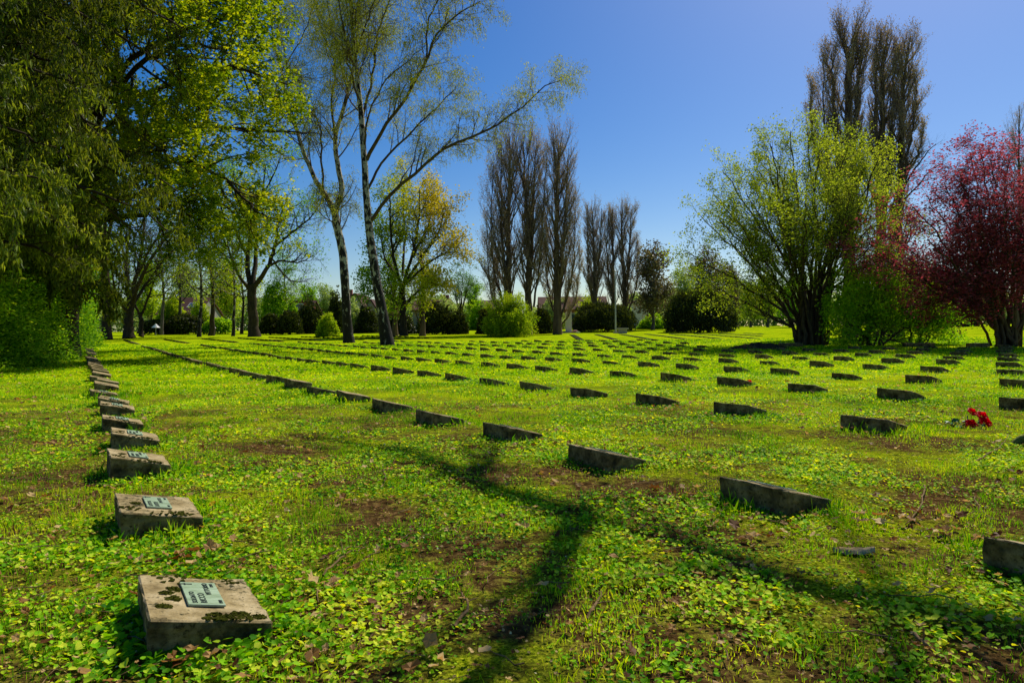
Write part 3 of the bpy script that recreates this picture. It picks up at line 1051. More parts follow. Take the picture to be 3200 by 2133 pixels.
dm = dandelion_mesh(); dm.materials.append(M['petal_yellow'])
L, R = stem([(0, 0, 0), (.004, 0, .03), (0, .003, .055)], .0022, .0018, 6)
ds = quads_mesh('stem', *(lambda w: (np.concatenate(w.V), np.concatenate(w.F)))(Wood().tubes(L, R, 5))); ds.materials.append(M['stalk'])
for i, (px, py, where) in enumerate((
    (663, 1612, 'by the second marker of the hedge row'), (2208, 1512, 'left of the stained marker at right'), (455, 1318, 'beside the hedge row, left of a pair'), (487, 1318, 'beside the hedge row, right of a pair'),
    (649, 1375, 'alone in the open grass right of the hedge row'), (560, 1403, 'just right of the third marker of the hedge row'), (634, 1131, 'beside the second row in the distance'), (2765, 1640, 'above the bark piece'),
    (2085, 1410, 'above the longest near marker of the second row'), (1742, 1193, 'left of a marker in the third row'), (2625, 1272, 'above the tilted marker in the third row'), (1093, 1140, 'on the tuft beside the second row'),
    (2005, 1345, 'in front of the third row'), (236, 1385, 'at the far left between dry leaves'), (1690, 1505, 'in the grass above the branch shadow'), (2520, 1250, 'between the third and fourth rows'),
)):
    p = gpx(px, py + 6)
    o = empty('dandelion', p, 'yellow dandelion flower ' + where, 'dandelion', 'dandelions in the grass', RNG.uniform(0, 6))
    s = 1.0 + .25 * RNG.random(); o.scale = (s, s, s)
    a = link('flower', dm, o); a.location = (0, .003, .055); a.rotation_euler = (RNG.normal(.35, .2), RNG.normal(0, .2), 0)
    link('stem', ds, o)

# ================================================================== trees
def lp(base, pts, Z):
    """pixel polyline (x, y[, dZ]) at the tree's depth -> local 3-D points"""
    return [at(p[0], p[1], Z + (p[2] if len(p) > 2 else 0)) - base for p in pts]


def finish(root, wood, leaves, bark, leafm, crown='crown'):
    if wood is not None: wood.build('trunk', M[bark], root)
    if leaves is not None: leaves.build(crown, M[leafm], root)
    return root


BIRCH_GROUP = 'tall birches standing among the markers'


def birch(base, Z, label, trunks, limbs, seed, kfac=1.0):
    rng = np.random.default_rng(seed)
    root = empty('birch_tree', base, label, 'birch', BIRCH_GROUP)
    w = Wood(); lv = Leaves(); fw = Wood()
    br = []
    for pts, r0, r1, fl in trunks:
        L, R = stem(lp(base, pts, Z), r0, r1, 26, .015, 1.0, fl)
        if fl: L[0, 2] -= .2
        w.tubes(L, R, 12, .1); br.append((L, R, 1.0))
    for pts, r0, r1 in limbs:
        L, R = stem(lp(base, pts, Z), r0, r1, 18, .04)
        fw.tubes(L, R, 7); br.append((L, R, .8))
    for i, (L, R, s) in enumerate(br):
        istrunk = i < len(trunks)
        ln = np.linalg.norm(np.diff(L, axis=0), axis=1).sum()
        k = int(ln * (1.3 if istrunk else 2.1) * kfac)
        if istrunk and trunks[i][3]: t0 = .62
        elif istrunk: t0 = .25
        else: t0 = .22
        a, ar = spawn(L, R, max(k, 3), t0, 1, 42, 3.4 if istrunk else 2.5, 8, .12, .06, rf=.5, rmax=.05, rend=.25, tl=.45, up=.3, rng=rng)
        fw.tubes(a, ar, 4)
        b, b_ = spawn(a, ar, 7, .2, 1, 45, 1.3, 6, .15, -.02, rf=.55, rmax=.014, rend=.4, rng=rng)
        fw.tubes(b, b_, 3)
        c, c_ = spawn(b, b_, 6, .15, 1, 50, .9, 6, .12, -.38, rf=.6, rmax=.008, rend=.7, rng=rng)
        fw.tubes(c, c_, 3)
        lv.along(c, 7, .1, 1, .06, .09, aspect=.45, mode='hang', rng=rng, tn=2)
        lv.along(b, 7, .3, 1, .06, .085, aspect=.5, mode='hang', rng=rng, tn=2)
    fw.build('branches', M['bark_fine'], root)
    return root, w, lv


# right birch
root, w, lv = birch(BIRCH_B, 41, 'tall birch with white patches on a leaning trunk and one long bough reaching right',
    [([(1213, 1085), (1192, 960), (1165, 800), (1148, 660), (1140, 520), (1128, 360), (1112, 200), (1098, 40), (1085, -180), (1080, -420)], .30, .05, .16)],
    [([(1160, 690), (1200, 630, -.5), (1290, 545, -1), (1400, 460, -1.5), (1500, 420, -2), (1600, 360, -2), (1690, 280, -2), (1760, 250, -2)], .12, .02),
     ([(1150, 590), (1200, 500, .5), (1290, 410, .8), (1350, 350, 1), (1400, 300, 1), (1425, 270, 1)], .085, .015),
     ([(1146, 500), (1180, 430, -.5), (1260, 320, -1), (1330, 190, -1.5), (1370, 100, -1.5), (1440, 40, -2), (1500, 5, -2)], .12, .025),
     ([(1330, 190, -1.5), (1340, 60, -1.5), (1390, -40, -1), (1420, -150, -1)], .06, .015),
     ([(1137, 460), (1150, 380, -1), (1200, 260, -1.5), (1260, 200, -2), (1330, 140, -2.5)], .07, .015),
     ([(1130, 380), (1165, 230, 1), (1185, 90, 1.5), (1230, -30, 2), (1280, -180, 2)], .09, .02),
     ([(1125, 320), (1090, 200, -1), (1070, 60, -1.6), (1040, -80, -2)], .07, .02),
     ([(1110, 180), (1150, 60, -1), (1190, -60, -1), (1240, -220, -1)], .06, .015),
     ([(1128, 350), (1085, 300, 1.5), (1030, 190, 3), (1000, 60, 3)], .05, .015)], 31)
finish(root, w, lv, 'birch', 'lf_birch')
# left birch
root, w, lv = birch(BIRCH_A, 46, 'tall birch with dark furrowed base and a trunk forking into two white stems',
    [([(1090, 1078), (1082, 960), (1072, 800), (1050, 690), (1048, 640)], .31, .24, .15),
     ([(1048, 655), (1068, 590), (1052, 500), (1050, 420), (1085, 300), (1110, 180), (1120, 40), (1120, -120), (1125, -300)], .2, .04, 0),
     ([(1046, 660), (1010, 600), (985, 560), (950, 480), (930, 410), (900, 340), (880, 220), (850, 100), (830, -60), (815, -220)], .19, .035, 0)],
    [([(1050, 440), (1035, 330, 1), (1045, 200, 1.5), (1000, 80, 2), (985, -40, 2)], .09, .02),
     ([(1010, 600), (1003, 500, -1), (1000, 400, -1.5), (950, 310, -2), (920, 220, -2)], .08, .02),
     ([(930, 410), (900, 300, -1), (890, 160, -1.5), (850, 60, -2)], .06, .015),
     ([(1085, 300), (1060, 180, -1), (1030, 60, -1.5), (1010, -60, -2)], .06, .02),
     ([(880, 220), (940, 120, 1), (980, 20, 1.5), (1000, -90, 1.5)], .05, .015),
     ([(1110, 180), (1160, 90, 1), (1180, -20, 1)], .05, .015)], 32)
finish(root, w, lv, 'birch', 'lf_birch')

# ------------------------------------------------------------------ broad maple whose bright crown hangs over the left half
rng = np.random.default_rng(41)
b = ground(205, 29)
root = empty('maple_tree', b, 'broad maple with bright green young leaves overhanging the rows at upper left', 'maple')
w = Wood(); lv = Leaves()
L, R = stem([(0, 0, -.2), (.1, 0, 3), (.3, -.1, 6), (.5, .1, 10), (.9, .3, 15), (1.2, .2, 20)], .42, .1, 16, .03, 1, .2)
w.tubes(L, R, 10)
limbs = [[(270, 600), (420, 440, -1), (560, 420, -2), (700, 400, -2), (850, 408, -2), (960, 418, -2)],
         [(260, 500), (400, 330, -2), (520, 270, -3), (680, 220, -4), (800, 230, -4), (900, 265, -4)],
         [(260, 420), (400, 200, -3), (560, 110, -4), (700, 60, -4), (830, 70, -5)],
         [(280, 640), (430, 560, -2), (560, 500, -3), (700, 560, -3), (780, 640, -3), (840, 690, -3)],
         [(280, 640), (420, 610, -1), (540, 570, -1), (620, 590, -1), (700, 640, -1), (760, 700, 0)],
         [(270, 560), (430, 410, 1), (560, 370, 1), (660, 330, 1), (740, 300, 1)],
         [(260, 350), (340, 120, -2), (470, -20, -4), (620, -110, -5), (780, -100, -5)],
         [(250, 300), (330, 50, -3), (420, -130, -5), (560, -260, -6)],
         [(270, 480), (360, 300, -5), (480, 180, -7), (600, 140, -8), (720, 150, -8)],
         [(260, 520), (200, 380, 2), (150, 250, 3), (80, 150, 3)],
         [(265, 600), (330, 520, -4), (420, 480, -6), (520, 470, -7)],
         [(300, 690), (420, 680, -2), (500, 650, -3), (580, 660, -3), (640, 700, -3)]]
for pts in limbs:
    L, R = stem(lp(b, pts, 29), .13, .025, 16, .05)
    w.tubes(L, R, 6)
    a, ar = spawn(L, R, 20, .2, 1, 48, 2.7, 7, .16, .02, rf=.6, rmax=.05, rend=.3, rng=rng)
    w.tubes(a, ar, 4)
    c, cr = spawn(a, ar, 6, .2, 1, 48, 1.2, 5, .2, 0, rf=.6, rmax=.018, rend=.5, rng=rng)
    w.tubes(c, cr, 3)
    cl, _, _, _ = sample(c, None, 8, .2, 1, rng)
    cl = cl + rng.normal(0, .12, cl.shape)
    for _ in range(5):
        lv.put(cl + rng.normal(0, .075, cl.shape), .135, .8, 'flat', rng=rng, tn=1.5)
lv.keep(lambda c: (c + b)[:, 0] / (c + b)[:, 1] < -.31 + .02 * np.sin((c[:, 2]) * 2.1))
lv.t = [np.clip(lv.t[0] - .03 * np.clip(lv.c[0][:, 2] - 7, 0, 12) + .08 - .05 * np.clip(-5 - lv.c[0][:, 0] + 6, 0, 6) * .6, 0, 1)]  # shade painted into the tint: leaves darken upward and to the left
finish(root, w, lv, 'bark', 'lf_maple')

# ------------------------------------------------------------------ dark evergreen closest on the left
def evergreen(base, label, H, reach, seed, zlow, nl, leafm, mode, size, asp, droop, dens=1.0, tint=None):
    rng = np.random.default_rng(seed)
    root = empty('evergreen_tree', base, label, 'evergreen tree', 'dark evergreens in the hedge on the left')
    w = Wood(); lv = Leaves()
    L, R = stem([(0, 0, -.2), (.1, .1, H * .4), (0, -.1, H)], .32, .04, 20, .03, 1, .15)
    w.tubes(L, R, 9)
    z = np.linspace(zlow, H * .96, nl)
    az = np.arange(nl) * 2.4 + rng.normal(0, .3, nl)
    ln = reach(z / H) * rng.uniform(.8, 1.12, nl)
    n = 10
    P = np.zeros((nl, n, 3)); t = np.linspace(0, 1, n)
    for i in range(nl):
        P[i, :, 0] = np.cos(az[i]) * ln[i] * t; P[i, :, 1] = np.sin(az[i]) * ln[i] * t
        P[i, :, 2] = z[i] + ln[i] * (.28 * t - droop * t ** 2)
    P[:, 1:] += rng.normal(0, .06, (nl, n - 1, 3))
    Rr = np.outer(.022 + .012 * ln, np.linspace(1, .25, n))
    w.tubes(P, Rr, 5)
    a, ar = spawn(P, Rr, 11, .12, 1, 55, 1.4, 6, .12, -.10, rf=.6, rmax=.02, rend=.4, rng=rng)
    w.tubes(a, ar, 3)
    c, cr = spawn(a, ar, 5, .1, 1, 50, .6, 5, .15, -.22, rf=.7, rmax=.007, rend=.6, rng=rng)
    w.tubes(c, cr, 3)
    lv.along(c, int(7 * dens), .05, 1, .05, size, aspect=asp, mode=mode, rng=rng, tn=1.2)
    lv.along(c, int(8 * dens), .05, 1, .07, size * .85, aspect=asp, mode='rand', rng=rng, tn=1.2)
    lv.along(a, int(14 * dens), .1, 1, .07, size, aspect=asp, mode=mode, rng=rng, tn=1.2)
    return finish(root, w, lv, 'bark', leafm)


evergreen(np.array([-13.9, 17.0, 0]), 'tall dark olive evergreen with drooping sprays filling the upper left corner', 17,
          lambda t: 2.9 + 2.4 * np.sin(np.clip(t, 0, 1) * 2.6), 51, 3.2, 100, 'lf_needle', 'hang', .16, .26, .5, 1.3)
evergreen(np.array([-12.6, 14.2, 0]), 'nearer evergreen with long glossy hanging leaves, at the left edge', 9.5,
          lambda t: 2.3 + .9 * np.sin(np.clip(t, 0, 1) * 2.8), 52, 3.6, 50, 'lf_evergreen', 'hang', .17, .27, .42, 1.2)
evergreen(np.array([-19.0, 25.5, 0]), 'dark evergreen standing behind the others along the hedge', 21,
          lambda t: 2.6 + 2.4 * np.sin(np.clip(t, 0, 1) * 2.7), 53, 3.0, 100, 'lf_needle', 'hang', .24, .34, .5, 1.0)


def shell_shrub(name, base, label, cat, rx, ry, h, n, size, leafm, seed, group=None, mode='rand', rough=.25, zlow=.0, stems=7, bark='bark_shrub', spiky=0.0, aspect=.65, square=1.0, fill=.55):
    """shrub: stems fanning out under an uneven shell of leaf clumps"""
    rng = np.random.default_rng(seed)
    root = empty(name, base, label, cat, group)
    w = Wood(); lv = Leaves()
    nc = n // 14
    d = unit(rng.normal(size=(nc, 3))); d[:, 2] = np.abs(d[:, 2]) * 1.15 - .15
    lump = vnoise(d[:, 0] * 3 + seed, d[:, 2] * 3 + d[:, 1] * 3, .9, seed, 3)
    r = (1 - rough + 2 * rough * lump) * (fill + (1 - fill) * rng.random(nc) ** .4)
    if spiky: r *= 1 + spiky * rng.random(nc) ** 3 * np.clip(d[:, 2], 0, 1)
    c = d * r[:, None]
    zz = zlow + (h - zlow) * (c[:, 2] * .5 + .5) if zlow > h * .15 else h * np.clip(c[:, 2], -.1, 9) ** square
    c = np.stack([c[:, 0] * rx, c[:, 1] * ry, np.clip(zz, .05, None)], 1)
    for _ in range(14):
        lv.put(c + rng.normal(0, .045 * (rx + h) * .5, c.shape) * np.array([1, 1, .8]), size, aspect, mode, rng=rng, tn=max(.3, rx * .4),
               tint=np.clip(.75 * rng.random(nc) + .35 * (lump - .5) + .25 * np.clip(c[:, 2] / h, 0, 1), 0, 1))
    for i in range(stems):
        e = c[rng.integers(0, nc)] * .8
        L, R = stem([(rng.normal(0, .06 * rx), rng.normal(0, .06 * ry), -.1), e * np.array([.35, .35, .5]), e], .03 + .012 * h, .012, 8, .02)
        w.tubes(L, R, 5)
    lv.c = [np.stack([x[:, 0], x[:, 1], np.maximum(x[:, 2], .03)], 1) for x in lv.c]
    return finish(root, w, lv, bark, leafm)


HG = 'leafy shrubs of the hedge on the left'
for i, (X, Z, rx, h, n, s, m, lab) in enumerate((
    (-17.8, 20.5, 3.0, 4.3, 60000, .10, 'lf_hedge', 'dense small-leaved hedge shrub at the left edge, reaching down to the grass'),
    (-19.6, 24.5, 3.2, 6.0, 56000, .11, 'lf_hedge', 'mid green hedge shrub just behind the one at the left edge'),
    (-22.4, 29.5, 3.0, 5.5, 46000, .12, 'lf_hedge', 'rounded hedge shrub with a pale stem showing, middle of the hedge'),
    (-25.4, 36, 2.8, 7.0, 40000, .13, 'lf_bright', 'fresh green beech shrub toward the far end of the hedge'),
    (-28.6, 43, 2.3, 7.4, 30000, .14, 'lf_bright', 'brightest green hedge shrub, lit from behind near the end of the hedge'),
    (-33.0, 51, 1.7, 5.5, 18000, .15, 'lf_bright', 'last bright hedge shrub beside the dark tree trunk'),
)):
    shell_shrub('hedge_shrub', np.array([X, Z, float(g(X, Z))]), lab, 'shrub', rx, rx, h, n, s, m, 60 + i, HG, 'flat', .3)


# ------------------------------------------------------------------ deciduous trees at middle distance
def deciduous(name, base, label, cat, limbs, leafm, seed, bark='bark', group=None, r0=.4, k=(12, 6, 4), L=(3.2, 1.6, .8), n=4, size=.2, clump=.25, mode='rand', trop=.04, ang=45, keep=None, lsides=6, t0=.25, twig=.014, dup=1, tintf=None):
    rng = np.random.default_rng(seed)
    root = empty(name, base, label, cat, group)
    w = Wood(); lv = Leaves()
    for i, (pts, ra, rb) in enumerate(limbs):
        Lp, R = stem(pts, ra, rb, 16, .04, 1, .15 * ra / .4 if i == 0 else 0)
        w.tubes(Lp, R, 10 if i == 0 else lsides)
        if i == 0 and len(limbs) > 1 : continue
        a, ar = spawn(Lp, R, k[0], t0, 1, ang, L[0], 7, .14, trop, rf=.55, rmax=.1, rend=.3, up=.2, rng=rng)
        w.tubes(a, ar, 4)
        c, cr = spawn(a, ar, k[1], .2, 1, ang, L[1], 5, .18, trop, rf=.6, rmax=.035, rend=.4, up=.1, rng=rng)
        w.tubes(c, cr, 3)
        e, er = spawn(c, cr, k[2], .2, 1, ang, L[2], 4, .2, trop, rf=.7, rmax=twig, rend=.6, rng=rng)
        w.tubes(e, er, 3)
        if leafm and n:
            for _ in range(dup):
                lv.along(e, n, .2, 1, clump, size, mode=mode, rng=rng, tn=3)
    if keep is not None: lv.keep(keep)
    if tintf is not None:
        lv.t = [tintf(np.concatenate(lv.c), np.concatenate(lv.t))]
    return finish(root, w, lv if leafm else None, bark, leafm)


def far_limbs(base, Z, trunk, others):
    return [(lp(base, trunk[0], Z), trunk[1], trunk[2])] + [(lp(base, p, Z), a, c) for p, a, c in others]


# M1: dark trunk beside the end of the hedge, and its many-limbed neighbour
Z = 66.0; b = ground(334, Z)
deciduous('maple_tree', b, 'dark straight trunk at the far end of the hedge under a high bare crown', 'maple',
          far_limbs(b, Z, ([(334, 1060), (333, 960), (330, 850), (326, 760)], .4, .28), [([(326, 770), (300, 640, 1), (270, 500, 2)], .2, .04), ([(328, 780), (360, 640, -2), (390, 520, -3)], .2, .04), ([(326, 740), (330, 600), (340, 450)], .18, .04)]),
          'lf_maple', 71, n=5, size=.26)
Z = 70.0; b = ground(403, Z)
deciduous('maple_tree', b, 'still leafless maple whose many bare limbs fan upward, beside the hedge end', 'maple',
          far_limbs(b, Z, ([(403, 1056), (402, 990), (408, 950)], .48, .42),
                    [([(405, 960), (396, 860, 1), (400, 760, 2), (420, 640, 3)], .24, .05), ([(408, 955), (420, 880), (440, 800), (450, 700), (460, 600)], .24, .05),
                     ([(412, 950), (440, 870, -2), (480, 800, -3), (540, 720, -4), (600, 680, -4)], .24, .05), ([(412, 955), (450, 900, 2), (500, 830, 4), (560, 770, 5), (620, 760, 5)], .18, .04),
                     ([(404, 985), (370, 930, -2), (355, 880, -3), (345, 820, -4)], .16, .04), ([(420, 880), (470, 780, -2), (520, 690, -3), (550, 620, -4)], .16, .04), ([(400, 880), (385, 780, 3), (370, 680, 4)], .16, .04)]),
          'lf_brownish', 72, k=(12, 6, 4), n=3, size=.14, clump=.2, trop=.06)
Z = 74.0; b = ground(440, Z)
deciduous('maple_tree', b, 'slender forked tree with yellow-green leaves just right of the many-limbed maple', 'maple',
          far_limbs(b, Z, ([(440, 1050), (440, 1000), (436, 975)], .24, .2), [([(437, 985), (420, 940), (425, 880), (430, 820)], .14, .03), ([(440, 985), (465, 930), (480, 880), (500, 830)], .14, .03), ([(437, 980), (400, 930, -2), (380, 880, -3)], .1, .03)]),
          'lf_yellow', 73, k=(9, 5, 4), n=4, size=.2)
# M3: the big single trunk with a fan of limbs
Z = 76.0; b = ground(790, Z)
deciduous('maple_tree', b, 'large maple with a stout brown trunk and a fan of limbs, left of the birches', 'maple',
          far_limbs(b, Z, ([(795, 1052), (788, 960), (786, 890)], .56, .46),
                    [([(784, 900), (772, 820, 1), (782, 730, 1), (770, 640, 2), (740, 560, 3)], .33, .06), ([(795, 895), (840, 830, -1), (860, 760, -1), (870, 690, -2), (900, 620, -2)], .3, .06),
                     ([(790, 890), (800, 780, 2), (795, 690, 2), (820, 600, 2), (830, 520, 3)], .28, .06), ([(840, 830, -1), (880, 815, -2), (930, 820, -3), (980, 800, -3)], .16, .04),
                     ([(860, 770), (920, 720, 1), (970, 680, 2), (1000, 640, 2)], .17, .04), ([(775, 900), (740, 850, -2), (715, 780, -3), (680, 750, -4), (640, 740, -4)], .2, .04),
                     ([(772, 800), (740, 730, -1), (700, 680, -2), (660, 640, -2)], .18, .04), ([(782, 730), (800, 640, -3), (850, 560, -4), (880, 480, -5)], .16, .04), ([(775, 680), (720, 590, 2), (690, 520, 3)], .16, .04), ([(845, 800), (900, 870, -2), (960, 880, -3)], .1, .03)]),
          'lf_bright', 74, k=(12, 6, 4), L=(3.4, 1.7, .8), n=3, size=.23, clump=.28, keep=lambda c: (RNG.random(len(c)) < np.clip((c[:, 2] - 6) / 9, .16, .9)))
FG = 'slim trees between the hedge and the houses'
for i, (x, Z, top, r, bk, lf, lab) in enumerate(((622, 78, 640, .2, 'birch', 'lf_birch', 'thin pale birch left of the stout brown trunk'), (728, 80, 660, .17, 'birch', 'lf_yellow', 'thin leaning white-stemmed birch close to the stout trunk'),
                                   (660, 84, 690, .3, 'bark', 'lf_yellow', 'dark forked tree between the two thin birches'), (560, 96, 720, .25, 'bark_grey', 'lf_brownish', 'bare grey tree before the house with the skylight'),
                                   (505, 92, 700, .22, 'bark_grey', 'lf_yellow', 'loose yellow-green tree left of the house with the skylight'), (755, 96, 760, .2, 'bark', 'lf_yellow', 'low yellow-green tree behind the stout trunk'),
                                   (890, 100, 820, .2, 'bark', 'lf_bright', 'bright bushy tree right of the stout trunk'))):
    b = ground(x, Z)
    H = (b[2] * 0 + (1.0 - (top - 1040) / F * Z)) - b[2]
    deciduous('slim_tree', b, lab, 'tree', [([(0, 0, -.1), (.2, .1, H * .35), (.0, 0, H * .7), (.1, 0, H)], r, .03)], lf, 80 + i, bk, FG, k=(26, 6, 4), L=(H * .3, H * .13, .8), n=4, size=.22, clump=.25, t0=.28, ang=52)

# golden tree behind the birches
Z = 66.0; b = ground(1290, Z)
deciduous('golden_tree', b, 'broad tree with orange and yellow spring leaves behind the birches', 'tree',
          far_limbs(b, Z, ([(1262, 1050), (1258, 960), (1255, 900)], .35, .3),
                    [([(1255, 910), (1230, 800), (1220, 690), (1215, 600)], .2, .04), ([(1258, 900), (1290, 790, -1), (1310, 680, -1), (1310, 590, -1)], .2, .04), ([(1260, 890), (1320, 800, 1), (1370, 720, 1), (1390, 640, 1)], .17, .04),
                     ([(1265, 890), (1330, 830, -3), (1390, 790, -3), (1430, 785, -3)], .13, .03), ([(1254, 880), (1200, 800, 2), (1190, 700, 3)], .15, .03), ([(1290, 800), (1340, 700, 3), (1350, 610, 3)], .13, .03), ([(1258, 860), (1265, 740, 3), (1260, 640, 4), (1265, 540, 4)], .15, .03), ([(1258, 960), (1210, 920, -2), (1170, 880, -3)], .1, .03), ([(1258, 950), (1310, 910, -2), (1370, 880, -3)], .1, .03), ([(1256, 970), (1230, 930, 3), (1210, 850, 4)], .1, .03), ([(1258, 960), (1290, 930, 3), (1330, 880, 3)], .1, .03)]),
          'lf_gold', 91, k=(14, 7, 4), L=(2.6, 1.4, .7), n=5, size=.22, clump=.28, tintf=lambda c, t: np.clip(.25 * t + .11 * (c[:, 0] + .5) + .03 * (c[:, 2] - 7) + .3, 0, 1))
for i, (x, Z, top, lab) in enumerate(((1320, 70, 800, 'brown columnar young poplar half hidden behind the golden tree'), (1235, 72, 820, 'slim brown poplar directly right of the white birch trunk'))):
    b = ground(x, Z); H = 1 - (top - 1036) / F * Z - b[2]
    deciduous('young_poplar', b, lab, 'poplar', [([(0, 0, -.1), (.05, 0, H * .5), (0, 0, H)], .3, .03)], 'lf_poplar', 95 + i, 'bark_poplar', 'young poplars behind the birches', k=(30, 5, 4), L=(H * .28, 1.2, .7), n=3, size=.14, clump=.12, t0=.08, ang=16, trop=.12)


# ------------------------------------------------------------------ Lombardy poplars
def poplar(base, Z, label, trunks, seed, group, topy=None, dens=1.0, tw=.014):
    """trunks: list of (pixel polyline, r0, r1, spread)"""
    rng = np.random.default_rng(seed)
    root = empty('poplar_tree', base, label, 'poplar', group)
    w = Wood(); lv = Leaves(); fw = Wood()
    for i, (pts, r0, r1, sp) in enumerate(trunks):
        sp = sp * (1.2 if Z > 60 else 1.45)
        L, R = stem(lp(base, pts, Z), r0, r1, 22, .05, 1.0, .12 if i == 0 else 0)
        if i == 0: L[0, 2] -= .3
        w.tubes(L, R, 8, .08)
        ln = np.linalg.norm(np.diff(L, axis=0), axis=1).sum()
        a, ar = spawn(L, R, int(ln * 2.4 * dens), .14 if i == 0 else .08, .91, 31, ln * .25 * sp, 9, .05, .12, rf=.42, rmax=.09, rend=.3, tl=.5, angj=5, Lj=.13, rng=rng)
        w.tubes(a, ar, 4)
        c, cr = spawn(a, ar, 8, .12, .95, 24, ln * .08 * sp, 6, .08, .16, rf=.55, rmax=.025, rend=.45, Lj=.2, tl=.15, rng=rng)
        fw.tubes(c, cr, 3)
        e, er = spawn(c, cr, 4, .1, 1, 26, .8, 5, .1, .16, rf=.7, rmax=tw, rend=.6, rng=rng)
        fw.tubes(e, er, 3)
        lv.along(e, 3, .1, 1, .07, .12, aspect=.45, mode='up', rng=rng, tn=3)
        lv.along(c, 3, .2, 1, .09, .12, aspect=.5, mode='up', rng=rng, tn=3)
    fw.build('branches', M['bark_pale_twig'], root)
    return finish(root, w, lv, 'bark_poplar', 'lf_poplar')


PG = 'tall bare brown columnar poplars'
Z = 74.0
b = ground(1592, Z)
poplar(b, Z, 'leftmost tall bare poplar behind the round bright bush, with two pointed tops', [
    ([(1592, 1046), (1590, 900), (1588, 700), (1592, 560), (1594, 425)], .42, .04, 1.0), ([(1588, 960), (1572, 780), (1566, 600), (1566, 445)], .2, .03, .8), ([(1585, 980), (1545, 850), (1535, 680), (1543, 480)], .15, .02, .75), ([(1588, 1000), (1540, 930), (1524, 820), (1522, 640)], .1, .02, .6)], 101, PG)
b = ground(1648, Z)
poplar(b, Z, 'second tall bare poplar, twin-topped, standing right behind the round bright bush', [
    ([(1650, 1046), (1652, 900), (1650, 740), (1640, 580), (1637, 422)], .42, .04, .9), ([(1654, 900), (1664, 740), (1668, 580), (1676, 430)], .24, .03, .8), ([(1668, 960, -1), (1690, 800, -1), (1700, 640, -1), (1712, 440, -1)], .12, .02, .55)], 102, PG)
b = ground(1742, Z)
poplar(b, Z, 'third tall bare poplar with a wide skirt of low branches, right of the twin-topped one', [
    ([(1742, 1046), (1740, 880), (1740, 700), (1742, 560), (1745, 438)], .46, .04, 1.0), ([(1744, 950), (1758, 800), (1768, 640), (1776, 462)], .24, .03, .85), ([(1748, 1000), (1785, 880), (1796, 740), (1800, 600)], .14, .02, .7), ([(1738, 990), (1712, 900, 1), (1706, 780, 1), (1712, 600, 1)], .12, .02, .6), ([(1750, 1020), (1790, 960), (1806, 880), (1812, 760)], .1, .02, .5)], 103, PG)
Z = 100.0
b = ground(1858, Z)
poplar(b, Z, 'shorter flat-topped poplar rising left of the flagpole', [
    ([(1858, 1036), (1858, 900), (1856, 760), (1848, 650)], .4, .05, .8), ([(1860, 940), (1872, 820), (1880, 652)], .24, .05, .75), ([(1856, 960), (1838, 840), (1836, 640)], .16, .04, .7)], 104, PG, tw=.02)
b = ground(1920, Z)
poplar(b, Z, 'slim shorter poplar directly behind the flagpole', [
    ([(1916, 1036), (1916, 900), (1914, 760), (1914, 655)], .36, .04, .7), ([(1916, 960), (1900, 850), (1898, 740), (1902, 660)], .16, .03, .6)], 105, PG, tw=.02)
b = ground(1954, Z)
poplar(b, Z, 'shorter poplar with a bushy right side, right of the flagpole', [
    ([(1954, 1036), (1950, 900), (1944, 760), (1944, 645)], .4, .05, .8), ([(1956, 950), (1966, 830), (1970, 720), (1974, 655)], .22, .04, .75), ([(1960, 980), (1986, 900), (1992, 820), (1988, 740)], .14, .03, .7)], 106, PG, tw=.02)
Z = 52.0
b = ground(2655, Z)
poplar(b, Z, 'tallest bare poplar, its top nearly touching the upper frame above the right shrub', [
    ([(2655, 1060), (2652, 700), (2652, 400), (2650, 200), (2644, 125)], .5, .04, .56), ([(2655, 800), (2668, 500), (2680, 250), (2698, 120)], .26, .03, .46), ([(2650, 760), (2620, 500), (2604, 260), (2598, 160)], .24, .03, .48), ([(2648, 720), (2560, 520), (2535, 380), (2534, 245)], .14, .02, .38), ([(2646, 760), (2590, 560), (2576, 380), (2572, 170)], .16, .02, .44)], 107, PG)
b = ground(2752, Z)
poplar(b, Z, 'tall bare poplar in the middle of the right cluster, rising behind the shrub', [
    ([(2752, 1060), (2752, 700), (2756, 450), (2758, 230), (2766, 145)], .42, .04, .46), ([(2752, 700), (2740, 500), (2736, 300), (2742, 160)], .22, .03, .36), ([(2758, 720), (2780, 480), (2790, 330), (2800, 150)], .18, .03, .38)], 108, PG)
b = ground(2810, Z)
poplar(b, Z, 'dark-stemmed poplar on the right of the right cluster with bare side branches below', [
    ([(2806, 1060), (2808, 700), (2815, 400), (2826, 230), (2836, 150)], .36, .04, .42), ([(2812, 600), (2850, 420), (2862, 320), (2868, 220)], .12, .02, .44), ([(2810, 560), (2862, 500), (2880, 440), (2886, 380)], .1, .02, .44)], 109, PG)
b = ground(3184, 95)
poplar(b, 95, 'small poplar peeping over the purple tree at the right edge', [([(3184, 1040), (3184, 700), (3184, 330)], .4, .04, .6)], 110, PG, tw=.02)

# bare crooked boughs right of the right cluster
Z = 50.0; b = ground(2800, Z)
deciduous('bare_tree', b, 'leafless tree with crooked boughs between the poplars and the purple tree', 'tree',
          far_limbs(b, Z, ([(2780, 1062), (2785, 800), (2790, 640)], .25, .16), [([(2785, 700), (2830, 580), (2880, 500), (2925, 450)], .1, .02), ([(2788, 650), (2820, 560, 1), (2850, 500, 1), (2900, 470, 1)], .08, .02), ([(2788, 660), (2860, 590, -1), (2910, 530, -1), (2935, 515, -1)], .07, .02)]),
          None, 111, k=(9, 5, 3), L=(1.6, .9, .5), n=0)


